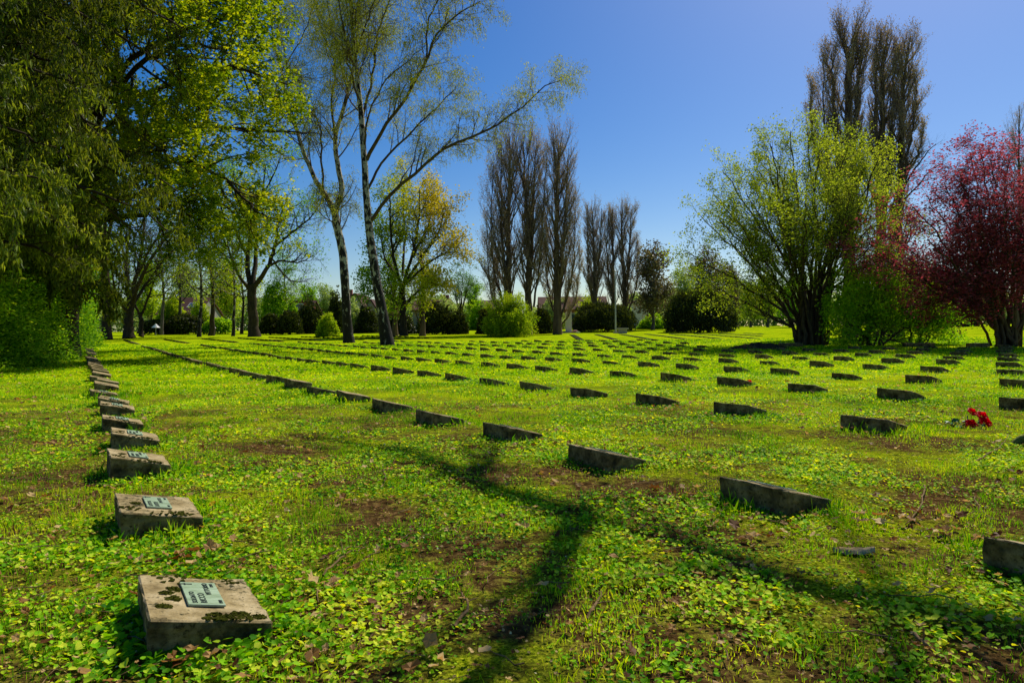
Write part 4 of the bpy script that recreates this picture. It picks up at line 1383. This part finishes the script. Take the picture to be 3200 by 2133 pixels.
# ------------------------------------------------------------------ multi-stemmed shrubs on the right
def vase(name, base, label, cat, Z, tips, seed, bark, leafm, k=(16, 7, 4), L=(2.4, 1.2, .55), n=4, size=.14, clump=.1, r0=.15, mode='rand', spread=.4, trop=.05, t0=.3, ang=36, keep=None, bend=.35, tn=2.0):
    rng = np.random.default_rng(seed)
    root = empty(name, base, label, cat)
    w = Wood(); lv = Leaves()
    for (tx, ty, dz) in tips:
        e = at(tx, ty, Z + dz) - base
        s = np.array([rng.normal(0, spread) + np.sign(e[0]) * .15, rng.normal(0, spread), -.15])
        m1 = s + (e - s) * np.array([bend * .55, bend * .55, .33]); m2 = s + (e - s) * np.array([.6, .6, .70])
        Lp, R = stem([s, m1, m2, e], r0 * rng.uniform(.7, 1.2), .02, 16, .06)
        w.tubes(Lp, R, 7)
        a, ar = spawn(Lp, R, k[0], t0, 1, ang, L[0], 7, .12, trop, rf=.5, rmax=.06, rend=.3, up=.2, rng=rng)
        w.tubes(a, ar, 4)
        c, cr = spawn(a, ar, k[1], .15, 1, ang, L[1], 5, .15, trop, rf=.6, rmax=.02, rend=.4, rng=rng)
        w.tubes(c, cr, 3)
        ee, er = spawn(c, cr, k[2], .15, 1, ang, L[2], 4, .15, trop, rf=.7, rmax=.009, rend=.6, rng=rng)
        w.tubes(ee, er, 3)
        lv.along(ee, n, .15, 1, clump, size, mode=mode, rng=rng, tn=tn)
        lv.along(c, 3, .5, 1, clump, size, mode=mode, rng=rng, tn=tn)
    if keep is not None: lv.keep(keep)
    return finish(root, w, lv, bark, leafm)


Z = 35.0; b = ground(2540, Z)
tips = [(2150, 788, -1), (2140, 857, 1), (2190, 676, 0), (2230, 607, 2), (2260, 538, -2), (2340, 530, 1), (2400, 487, -1), (2450, 538, 2), (2470, 410, 0), (2520, 400, 2), (2560, 470, -2), (2600, 440, 1), (2650, 450, -1),
        (2700, 470, 1), (2740, 513, -1), (2760, 573, 2), (2790, 642, 0), (2760, 728, -2), (2300, 685, -3), (2420, 642, -4), (2550, 607, -4), (2660, 607, -4), (2350, 796, 3), (2240, 900, 0)]
tips = tips + [(x + RNG.normal(0, 45), y + 40 + RNG.normal(0, 40), dz + RNG.normal(0, 1.5)) for x, y, dz in tips if y < 720]
vase('hornbeam_shrub', b, 'huge vase-shaped multi-stemmed shrub with small yellow-green leaves, below the tallest poplars', 'shrub', Z, tips, 121, 'bark_shrub', 'lf_shrub', k=(12, 6, 4), L=(1.7, .9, .5), n=4, size=.105, r0=.095, spread=.42, t0=.42, bend=.30)
Z = 33.5; b = ground(2731, Z)
tips = [(2650, 900, 0), (2620, 960, 1), (2690, 850, 1), (2740, 830, -1), (2800, 840, 0), (2850, 880, 1), (2880, 930, -1), (2900, 990, 0), (2640, 1000, -1), (2770, 900, -2), (2700, 940, -2)]
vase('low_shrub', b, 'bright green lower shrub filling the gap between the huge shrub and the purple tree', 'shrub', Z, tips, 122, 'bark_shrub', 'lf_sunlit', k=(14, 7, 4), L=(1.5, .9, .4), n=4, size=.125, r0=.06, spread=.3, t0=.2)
Z = 35.0; b = ground(2868, Z)
tips = [(2830, 900, 0), (2870, 870, 0), (2920, 900, 1), (2940, 960, -1), (2945, 1010, 0), (2900, 980, -1), (2850, 960, 1)]
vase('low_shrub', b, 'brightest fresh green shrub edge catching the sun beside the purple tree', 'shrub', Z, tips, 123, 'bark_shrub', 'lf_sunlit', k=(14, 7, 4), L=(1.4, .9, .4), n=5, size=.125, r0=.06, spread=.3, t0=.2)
Z = 31.0; b = ground(3155, Z)
tips = [(2700, 772, 0), (2740, 720, 1), (2760, 810, -1), (2850, 645, -1), (2900, 615, 1), (2950, 570, 0), (3000, 540, -2), (3030, 475, 0), (3060, 465, 1), (3100, 515, -1), (3150, 475, 1), (3200, 505, 0), (3280, 525, 1), (3350, 562, 0),
        (2820, 795, -2), (2900, 750, -3), (2980, 690, -3), (3060, 645, -3), (3140, 615, -3), (3220, 645, -3), (2900, 855, 1), (2990, 825, 0), (3330, 690, 0), (3080, 795, -2), (3160, 780, -2), (3240, 795, -1)]
vase('purple_tree', b, 'dark purple-red leaved multi-stemmed tree at the right edge', 'tree', Z, tips, 124, 'bark_shrub', 'lf_purple', k=(14, 7, 4), L=(2.3, 1.1, .5), n=4, size=.12, r0=.085, spread=.35, t0=.35, mode='flat', bend=.3, trop=-.01, ang=45)

# ------------------------------------------------------------------ round bushes and yews in the middle distance
YG = 'dark clipped yew bushes'
BG = 'round bright green bushes on the lawn'
def bush(x0, x1, top, Z, n, size, leafm, seed, label, name='yew_bush', group=YG, **kw):
    b = ground((x0 + x1) / 2, Z)
    rx = (x1 - x0) / 2 / F * Z
    hor = 1033 - ROLL * ((x0 + x1) / 2 - 1600)
    h = 1 - (top - hor) / F * Z - b[2]
    shell_shrub(name, b, label, 'bush', rx, min(rx, 4), h, n, size, leafm, seed, group, **kw)


bush(1305, 1415, 962, 80, 26000, .19, 'lf_yew', 131, 'dark upright yew bush before the long brown roof', mode='up', spiky=.35, square=.75)
bush(1400, 1462, 985, 79, 9000, .19, 'lf_yew', 132, 'smaller yellowish yew beside the dark upright one', mode='up', spiky=.5)
bush(1786, 1985, 955, 86, 36000, .2, 'lf_yew', 133, 'wide dark yew hedge behind the flagpole and stone table', mode='up', spiky=.2, square=.6)
bush(2083, 2290, 918, 78, 40000, .2, 'lf_yew', 134, 'big rounded dark yew standing alone left of the huge shrub', mode='up', spiky=.3, square=.7)
bush(810, 880, 985, 88, 9000, .2, 'lf_yew', 135, 'rounded dark bush right of the stout brown trunk', mode='up', square=.7)
bush(868, 945, 975, 87, 12000, .2, 'lf_yew', 136, 'dark spreading bush right of the rounded one', mode='up', square=.7)
bush(930, 1010, 955, 92, 14000, .2, 'lf_yew', 137, 'dark pointed conifer bush before the brick dormer house', mode='up', spiky=.4)
bush(1025, 1075, 930, 95, 10000, .22, 'lf_yew', 138, 'tall dark conifer bush left of the furrowed birch', mode='up', spiky=.4)
bush(1108, 1180, 960, 92, 12000, .2, 'lf_yew', 139, 'dark shrub between the two birch trunks', mode='rand', spiky=.2)
bush(1190, 1300, 975, 84, 14000, .2, 'lf_yew', 140, 'dark undergrowth bush right of the white birch trunk', mode='rand')
bush(1490, 1545, 975, 78, 7000, .19, 'lf_yew', 141, 'dark low bush left of the round bright bush', mode='up', spiky=.4)
bush(1660, 1725, 965, 78, 9000, .19, 'lf_yew', 142, 'dark green bush between the tall poplar trunks', mode='up')
bush(500, 580, 950, 97, 14000, .24, 'lf_yellow', 150, 'loose yellow-green shrub before the house with the skylight', 'round_bush', BG, spiky=.4, rough=.5)
bush(520, 640, 985, 96, 16000, .22, 'lf_yew', 143, 'dark hedge in front of the house with the skylight', mode='rand', square=.5)
bush(640, 730, 995, 96, 11000, .22, 'lf_hedge', 144, 'dull green hedge between the thin birches', mode='rand', square=.5)
bush(440, 530, 1000, 95, 11000, .22, 'lf_yew', 145, 'dark hedge left of the white parasol', mode='rand', square=.5)
BG = 'round bright green bushes on the lawn'
Z = 62.0; b = ground(1588, Z)
vase('round_bush', b, 'round bright yellow-green bush in front of the tall poplars', 'bush', Z,
     [(1540, 985, 0), (1535, 1020, .5), (1550, 950, -.5), (1575, 932, .5), (1600, 935, -.5), (1625, 945, .6), (1645, 970, 0), (1648, 1010, -.4), (1590, 980, -1.4), (1560, 1010, -1.2), (1625, 1005, -1.2), (1610, 960, -1), (1570, 970, 1)],
     146, 'bark_shrub', 'lf_yellow', k=(12, 7, 4), L=(1.3, .8, .4), n=5, size=.13, r0=.05, spread=.2, t0=.2, trop=-.05, ang=45, bend=.5)['group'] = BG
bush(988, 1060, 982, 72, 9000, .15, 'lf_yellow', 147, 'small ball-shaped bright bush left of the furrowed birch', 'round_bush', BG, stems=6, fill=.4)
bush(815, 905, 880, 98, 12000, .24, 'lf_bright', 148, 'bright green fluffy bush behind the dark rounded bushes', 'round_bush', BG)
bush(1990, 2090, 985, 104, 9000, .22, 'lf_bright', 149, 'bright low bushes in front of the white gabled house', 'round_bush', BG)

SG = 'loose shrubs in the gardens of the houses'
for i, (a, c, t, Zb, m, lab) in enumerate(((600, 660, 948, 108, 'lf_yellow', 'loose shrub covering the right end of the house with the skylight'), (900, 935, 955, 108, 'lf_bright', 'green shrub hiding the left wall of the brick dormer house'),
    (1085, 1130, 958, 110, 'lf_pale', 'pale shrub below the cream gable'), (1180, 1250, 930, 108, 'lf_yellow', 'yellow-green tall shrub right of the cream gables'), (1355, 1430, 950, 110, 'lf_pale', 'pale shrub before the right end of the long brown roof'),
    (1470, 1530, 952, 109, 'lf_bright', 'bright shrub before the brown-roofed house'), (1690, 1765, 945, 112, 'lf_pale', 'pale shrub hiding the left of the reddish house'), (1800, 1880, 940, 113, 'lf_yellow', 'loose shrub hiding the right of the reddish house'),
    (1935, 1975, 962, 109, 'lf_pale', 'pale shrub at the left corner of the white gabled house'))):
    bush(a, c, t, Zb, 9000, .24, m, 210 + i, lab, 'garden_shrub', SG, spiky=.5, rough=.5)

# pale round tree left of the tall poplars
Z = 96.0; b = ground(1440, Z); H = 9.3
deciduous('pale_tree', b, 'round blue-green young tree standing against the sky left of the tall poplars', 'tree',
          [([(0, 0, -.1), (0, 0, H * .3), (.1, 0, H * .45)], .16, .12)] + [([(0, 0, H * .25), (dx * .5, dy, H * .6), (dx, dy, hh)], .08, .02) for dx, dy, hh in ((-1.6, 0, H * .85), (-.6, .8, H * .97), (.5, -.6, H), (1.5, .3, H * .9), (2.0, -.5, H * .72), (-2.1, .4, H * .7), (.2, 1.2, H * .85))],
          'lf_teal', 151, k=(9, 5, 3), L=(1.5, .9, .5), n=3, size=.2, clump=.15, ang=42)

# trees beyond the lawn on the right, and the belt behind the houses
TG = 'trees beyond the lawn'
i = 0
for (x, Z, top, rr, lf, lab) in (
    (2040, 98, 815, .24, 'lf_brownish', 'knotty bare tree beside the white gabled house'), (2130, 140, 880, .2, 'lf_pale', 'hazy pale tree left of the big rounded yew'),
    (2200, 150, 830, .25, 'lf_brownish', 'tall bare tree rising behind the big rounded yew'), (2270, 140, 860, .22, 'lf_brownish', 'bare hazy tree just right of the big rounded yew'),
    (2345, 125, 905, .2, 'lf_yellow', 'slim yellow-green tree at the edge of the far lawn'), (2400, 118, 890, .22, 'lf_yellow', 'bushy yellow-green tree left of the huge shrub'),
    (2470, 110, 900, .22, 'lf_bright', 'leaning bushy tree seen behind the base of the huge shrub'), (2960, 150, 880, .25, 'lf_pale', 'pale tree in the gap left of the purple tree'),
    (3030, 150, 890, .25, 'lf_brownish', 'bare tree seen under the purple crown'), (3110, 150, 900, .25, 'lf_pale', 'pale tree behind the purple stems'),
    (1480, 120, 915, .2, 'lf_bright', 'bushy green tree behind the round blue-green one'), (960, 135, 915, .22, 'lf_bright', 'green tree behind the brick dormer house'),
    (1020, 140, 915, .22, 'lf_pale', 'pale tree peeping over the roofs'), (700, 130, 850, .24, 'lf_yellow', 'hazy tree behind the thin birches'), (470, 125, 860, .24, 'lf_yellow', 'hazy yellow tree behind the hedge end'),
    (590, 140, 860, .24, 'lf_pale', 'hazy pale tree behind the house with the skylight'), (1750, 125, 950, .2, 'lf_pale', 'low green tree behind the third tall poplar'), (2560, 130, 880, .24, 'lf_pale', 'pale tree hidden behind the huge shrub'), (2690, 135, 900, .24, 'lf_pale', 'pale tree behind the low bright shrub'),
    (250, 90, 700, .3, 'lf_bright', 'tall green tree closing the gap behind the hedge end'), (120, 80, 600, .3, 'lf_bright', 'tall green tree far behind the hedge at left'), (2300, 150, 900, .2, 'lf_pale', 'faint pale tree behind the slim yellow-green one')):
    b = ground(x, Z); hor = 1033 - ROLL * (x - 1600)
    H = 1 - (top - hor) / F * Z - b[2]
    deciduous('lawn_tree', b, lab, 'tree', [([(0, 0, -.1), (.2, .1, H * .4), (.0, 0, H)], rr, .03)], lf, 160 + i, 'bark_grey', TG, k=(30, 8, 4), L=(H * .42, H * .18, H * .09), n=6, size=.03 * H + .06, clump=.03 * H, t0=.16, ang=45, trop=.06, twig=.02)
    i += 1
b = ground(3000, 105)
shell_shrub('fir_tree', b, 'dark conical fir seen under the purple crown', 'fir', 2.2, 2.2, 6.5, 9000, .3, 'lf_yew', 190, None, 'hang', square=1.6)

# far wood closing the horizon: one mass
lv = Leaves(); rngw = np.random.default_rng(200)
for (x0, x1, Z, top) in ((-200, 1500, 185, 935), (1500, 2000, 190, 965), (1960, 3500, 175, 925)):
    n = int((x1 - x0) * 26)
    x = rngw.uniform(x0, x1, n)
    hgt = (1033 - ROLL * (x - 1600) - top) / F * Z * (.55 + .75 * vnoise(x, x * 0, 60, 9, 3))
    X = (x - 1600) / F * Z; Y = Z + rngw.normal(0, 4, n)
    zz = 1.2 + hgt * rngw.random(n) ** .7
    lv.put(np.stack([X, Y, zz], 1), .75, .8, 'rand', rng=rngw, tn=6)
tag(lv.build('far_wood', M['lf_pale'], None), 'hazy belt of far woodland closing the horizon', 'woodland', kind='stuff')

# ------------------------------------------------------------------ the tree just outside the frame on the right: it shades the foreground and shows a mossy root
tx, tz = 4.72, 5.55
root = empty('shade_tree', (tx, tz, float(g(tx, tz))), 'tree at the right edge of which only a mossy root shows', 'tree')
B = np.array([tx, tz, float(g(tx, tz))])
w = Wood(); lv = Leaves()
L, R = stem([(0, 0, -.2), (.02, .05, 1.5), (-.02, -.1, 3.4), (-.1, .0, 5.2)], .34, .24, 14, .01, 1, .12)
w.tubes(L, R, 12, .1)
apex = np.array([3.96, 8.9, 7.0])
limbA = [((tx - .1, tz, 5.0), (4.35, 7.2, 6.2), tuple(apex)), (tuple(apex), (3.6, 10.2, 7.6), (3.17, 11.76, 8.1), (2.2, 13.6, 9.0)), (tuple(apex), (3.75, 7.9, 6.9), (3.37, 6.9, 6.7), (2.6, 5.4, 6.9)),
         ((tx, tz, 5.2), (5.0, 6.4, 8), (5.6, 8.5, 11), (5.8, 11.5, 13)), ((tx, tz, 5.2), (4.2, 5.2, 8), (2.6, 5.8, 10.5), (.8, 6.8, 12)), ((tx, tz, 5), (5.6, 4.8, 7.5), (7.2, 5.5, 10), (8.6, 7.5, 12)),
         ((5.3, 7.6, 9.8), (4.4, 10, 11.5), (2.4, 12.2, 12.5), (.6, 14, 13.2)), ((5.6, 8.5, 11), (7.4, 11, 12), (8.4, 13.6, 12.6)), ((3.6, 10.2, 7.6), (4.6, 12, 9.3), (5.2, 14, 10.4))]
for i, pts in enumerate(limbA):
    L, R = stem([np.array(p) - B for p in pts], .13 if i < 1 else (.11 if i < 3 else .10), .02, 14, .02)
    w.tubes(L, R, 8)
    a, ar = spawn(L, R, 5, .25, 1, 48, 2.2, 7, .14, .05, rf=.5, rmax=.04, rend=.3, up=.3)
    w.tubes(a, ar, 5)
    c, cr = spawn(a, ar, 4, .2, 1, 46, 1.1, 5, .18, .03, rf=.6, rmax=.01, rend=.4, up=.3)
    w.tubes(c, cr, 4)
    cl, _, _, _ = sample(c, None, 3, .4, 1, RNG)
    pick = RNG.random(len(cl)) < .14
    cl = cl[pick]
    for _ in range(5): lv.put(cl + RNG.normal(0, .14, cl.shape), .10, .75, 'flat')


def outside(c):
    p = c + B
    x, y = project(p[:, 0], np.maximum(p[:, 1], .1), p[:, 2])
    return (y < -60) | (x > 3290) | (p[:, 1] < .3)


lv.keep(outside)
V = np.concatenate(w.V); Fq = np.concatenate(w.F)
bad = ~outside(V)
fm = V[Fq].mean(1)
keepf = ~bad[Fq].any(1) | (np.hypot(fm[:, 0], fm[:, 1]) < .6)
w.V, w.F = [V], [Fq[keepf]]
finish(root, w, lv, 'bark', 'lf_maple')
for pts, r in (([(-.2, -.1, .22), (-.36, -.22, .08), (-.5, -.3, .02), (-.62, -.4, -.05)], .07), ([(-.25, .1, .2), (-.4, .18, .08), (-.55, .22, -.04)], .06), ([(-.1, -.25, .3), (-.2, -.55, .12), (-.4, -.95, -.02)], .1)):
    L, R = stem(pts, r, .02, 12, .008)
    Wood().tubes(L, R, 8, .2).build('root', M['root_moss'], root)

# ================================================================== houses beyond the hedge
HGRP = 'houses beyond the cemetery'


def house(label, x0, x1, ybase, yeave, yridge, Z, wall, roof, depth=9, gable_front=False, windows=(), skylights=(), chimney=None, dormer=None, ridge_at=.5):
    P0, P1 = at(x0, ybase, Z), at(x1, ybase, Z)
    zb = -.5
    ze, zr = at((x0 + x1) / 2, yeave, Z)[2], at((x0 + x1) / 2, yridge, Z)[2]
    X0, X1 = P0[0], P1[0]
    root = empty('house', ((X0 + X1) / 2, Z, float(g(0, Z))), label, 'house', HGRP)
    bx, by, bz = root.location
    X0, X1 = X0 - bx, X1 - bx; ze -= bz; zr -= bz
    mw = MB()
    xm = X0 + (X1 - X0) * ridge_at
    if gable_front:
        mw.prism([(X0, 0, -.6), (X1, 0, -.6), (X1, 0, ze), (xm, 0, zr), (X0, 0, ze)], np.zeros(3), np.array([0, depth, 0]))
        mw.build('wall', wall, root)
        th = .22
        for xa, za, s in ((X0, ze, -1), (X1, ze, 1)):
            r = MB(); d = np.array([xa - xm, 0, za - zr]); d = d / np.linalg.norm(d); e = np.array([xa, 0, za]) + d * .4
            n = np.array([-d[2], 0, d[0]]); n = n if n[2] > 0 else -n
            a = np.array([xm, 0, zr])
            r.prism([a + n * .02, e + n * .02, e + n * th, a + n * th], np.array([0, -.35, 0]), np.array([0, depth + .35, 0]))
            r.build('roof', roof, root)
    else:
        mw.prism([(X0, 0, -.6), (X0, depth, -.6), (X0, depth, ze), (X0, depth / 2, zr - .05), (X0, 0, ze)], np.zeros(3), np.array([X1 - X0, 0, 0]))
        mw.build('wall', wall, root)
        for sgn in (0, 1):
            y0 = 0 if sgn == 0 else depth
            a = np.array([0, depth / 2, zr]); d = np.array([0, y0 - depth / 2, ze - zr]); d = d / np.linalg.norm(d)
            e = np.array([0, y0, ze]) + d * .5; n = np.array([0, -d[2], d[1]]); n = n if n[2] > 0 else -n
            MB().prism([a + n * .02, e + n * .02, e + n * .2, a + n * .2], np.array([X0 - .3, 0, 0]), np.array([X1 + .3, 0, 0])).build('roof', roof, root)
    for (fx, fz, ww, hh) in windows:
        x = X0 + (X1 - X0) * fx; z = ze * fz
        fr = MB(); t = .09
        fr.box((x - ww / 2, -.03, z), (t, .1, hh + t)).box((x + ww / 2, -.03, z), (t, .1, hh + t)).box((x, -.03, z + hh / 2), (ww - t, .1, t)).box((x, -.03, z - hh / 2), (ww - t, .1, t)).box((x, -.025, z), (t * .6, .08, hh - t))
        f = fr.build('window', M['frame'], root)
        MB().box((x, -.012, z), (ww - t, .02, hh - t)).build('pane', M['glass'], f)
    for (fx, fz, ww, hh) in skylights:
        x = X0 + (X1 - X0) * fx
        pitch = math.atan2(zr - ze, depth / 2)
        f = MB().box((0, 0, 0), (ww, hh, .16)).build('skylight', M['frame'], root)
        f.location = (x, depth / 2 * fz, ze + (zr - ze) * fz + .22); f.rotation_euler = (pitch, 0, 0)
        MB().box((0, 0, .09), (ww - .2, hh - .2, .03)).build('pane', M['glass'], f)
    if chimney:
        MB().box((X0 + (X1 - X0) * chimney, depth / 2 + .4, zr + .3), (.6, .6, 1.5)).build('chimney', M['brick'], root)
    if dormer:
        fx, ww, hh = dormer
        x = X0 + (X1 - X0) * fx
        dmr = MB().box((x, depth * .22, ze + hh / 2 + .3), (ww, depth * .3, hh)).build('dormer', M['brick'], root)
        MB().prism([(x - ww / 2 - .2, 0, ze + hh + .3), (x + ww / 2 + .2, 0, ze + hh + .3), (x + ww / 2 + .2, 0, ze + hh + .5), (x - ww / 2 - .2, 0, ze + hh + .5)], np.array([0, depth * .05, 0]), np.array([0, depth * .42, 0])).build('dormer_roof', roof, dmr)
        fr = MB().box((x, depth * .07 - .03, ze + hh * .6 + .3), (ww * .6, .1, hh * .55)).build('window', M['frame'], dmr)
        MB().box((x, depth * .07 - .1, ze + hh * .6 + .3), (ww * .5, .06, hh * .42)).build('pane', M['glass'], fr)
    return root


house('red-roofed house with a square skylight, seen between the far left trees', 495, 618, 1040, 980, 928, 112, M['plaster_dim'], M['tile_red'], windows=((.2, .5, 1.2, 1.2), (.55, .5, 1.2, 1.2), (.85, .5, 1.0, 1.2)), skylights=((.74, .45, 1.5, 1.6),))
house('brick house with a flat-topped dormer, between the stout trunk and the birches', 895, 960, 1040, 985, 938, 112, M['brick'], M['tile_red'], windows=((.3, .5, 1.1, 1.2),), dormer=(.55, 2.6, 1.9))
house('cream house with steep gable, seen between the two birch trunks', 1048, 1142, 1040, 972, 918, 116, M['plaster'], M['tile_brown'], gable_front=True, windows=((.55, .9, 1, 1.2), (.35, .45, 1.0, 1.1), (.7, .45, 1, 1.1)), ridge_at=.68, chimney=.3)
house('second narrower cream gable just right of the steep one', 1136, 1180, 1040, 972, 936, 120, M['plaster'], M['tile_red'], gable_front=True, windows=((.5, .6, .9, 1.0),))
house('long low house with dark brown roof behind the upright yew', 1290, 1402, 1040, 968, 936, 118, M['plaster_dim'], M['tile_brown'], windows=((.3, .6, 1.1, 1.1), (.7, .6, 1.1, 1.1)), dormer=(.55, 2.2, 1.0), chimney=.9)
house('brown-roofed house left of the round bright bush', 1496, 1560, 1040, 966, 938, 118, M['brick'], M['tile_brown'], windows=((.5, .5, 1.1, 1.1),))
house('reddish house half hidden behind the two poplar groups', 1690, 1900, 1035, 965, 926, 122, M['brick'], M['tile_brown'], windows=((.15, .6, 1.2, 1.2), (.5, .6, 1.2, 1.2), (.8, .6, 1.2, 1.2)))
house('white house with a lopsided gable beside the shorter poplars', 1935, 2028, 1035, 968, 940, 116, M['white_stone'], M['tile_brown'], gable_front=True, ridge_at=.62, windows=((.3, .45, 1.0, 1.1),))

# white garden parasols before the hedge
for (x, y, wd, lab) in ((487, 1021, 22, 'white garden parasol half open before the far left hedge'), (668, 1023, 12, 'small white garden parasol behind the forked dark tree')):
    Z = 90; c = at(x, y, Z); b = np.array([c[0], Z, float(g(c[0], Z))])
    r = empty('parasol', b, lab, 'parasol')
    hz = c[2] - b[2]; ww = wd / F * Z
    cone = [(math.cos(a) * ww * .6, math.sin(a) * ww * .6, hz - .1) for a in np.arange(8) * math.pi / 4]
    MB().add(cone + [(0, 0, hz + .45)], [(i, (i + 1) % 8, 8) for i in range(8)]).build('canopy', M['canvas'], r)
    Wood().tubes(*stem([(0, 0, 0), (0, 0, hz + .4)], .03, .03, 3), 6).build('pole', M['metal'], r)

# ================================================================== memorial: pillar, wreaths, flagpole, stone table
b = ground(1777, 82.0)
r = empty('memorial_stone', b, 'pale upright stone slab standing at the foot of the third tall poplar', 'memorial')
hgt = at(1777, 990, 82)[2] - b[2] + .6
MB().box((0, 0, hgt / 2), (.72, .45, hgt)).build('slab', M['white_stone'], r, .03)
MB().box((.1, -.1, .06), (1.6, 1.3, .16)).build('base', M['granite'], r, .02)
wb = ground(1797, 80.0)
r = empty('wreath', wb, 'small mound of pink and white wreath flowers beside the pale slab', 'wreath')
bm = bmesh.new()
for i in range(22):
    a = i * 2.4; bmesh.ops.create_icosphere(bm, subdivisions=1, radius=.09, matrix=Matrix.Translation((.42 * math.cos(a) * (i / 22) ** .5, .2 * math.sin(a), .1 + .22 * (1 - i / 22))))
me = bpy.data.meshes.new('flowers'); bm.to_mesh(me); bm.free(); link('flowers', me, r, flat_mat('pink_flowers', (.5, .25, .25), .8, .1, .5, 6))
MB().prism([(.1, -.3, .05), (.62, -.34, .04), (.5, -.36, .2), (.2, -.3, .24)], np.zeros(3), np.array([0, .02, 0])).build('ribbon', M['petal_white'], r)
b = ground(1924, 78.0)
r = empty('flagpole', b, 'thin white flagpole rising before the wide dark yew hedge', 'flagpole')
top = at(1922, 850, 78)[2] - b[2]
Wood().tubes(*stem([(0, 0, -.1), (0, 0, top)], .1, .055, 6), 10).build('pole', M['metal'], r)
MB().box((0, 0, .08), (.5, .5, .16)).build('base', M['granite'], r, .02)
bm = bmesh.new(); bmesh.ops.create_uvsphere(bm, u_segments=10, v_segments=8, radius=.1, matrix=Matrix.Translation((0, 0, top + .06)))
me = bpy.data.meshes.new('finial'); bm.to_mesh(me); bm.free(); link('finial', me, r, M['metal'])
b = ground(1945, 76.0)
r = empty('stone_table', b, 'low stone altar table right of the flagpole', 'altar table')
tw = 30 / F * 76; th = at(1945, 1024, 76)[2] - b[2]
MB().box((0, 0, th - .09), (tw + .16, 1.0, .16)).build('top', M['granite'], r, .015)
MB().box((0, 0, (th - .17) / 2), (tw - .15, .75, th - .17)).build('pedestal', M['granite'], r, .01)

# low brown heap of earth by the huge shrub
b = ground(2370, 31.0)
rngm = np.random.default_rng(5)
nx, ny = 26, 12
gxm, gym = np.meshgrid(np.linspace(-1.5, 1.5, nx), np.linspace(-.6, .6, ny))
hm = .3 * np.clip(1 - (gxm / 1.5) ** 2 - (gym / .6) ** 2, 0, 1) ** .7 * (.5 + vnoise(gxm, gym, .25, 4, 3)) - .03
idx = np.arange(nx * ny).reshape(ny, nx)
me = quads_mesh('earth_heap', np.stack([gxm, gym, hm], -1).reshape(-1, 3), np.stack([idx[:-1, :-1], idx[:-1, 1:], idx[1:, 1:], idx[1:, :-1]], -1).reshape(-1, 4))
o = link('earth_heap', me, None, M['soil']); o.location = [float(v) for v in b]
tag(o, 'low heap of brown earth left of the base of the huge shrub', 'earth heap')
for (x, Z, wd, lab) in ((2870, 31.5, 1.35, 'long dark kerb stone lying before the bright low shrub'), (2470, 33.0, 1.1, 'dark kerb stone half hidden at the foot of the huge shrub'), (3055, 30.5, .9, 'short dark kerb stone left of the purple stems')):
    b = ground(x, Z)
    o = MB().box((0, 0, .06), (wd, .3, .3)).build('kerb_stone', M['stone'], None, .02)
    o.location = [float(v) for v in b]; o.rotation_euler = (0, 0, RNG.normal(0, .05))
    tag(o, lab, 'kerb stone')
print('done')
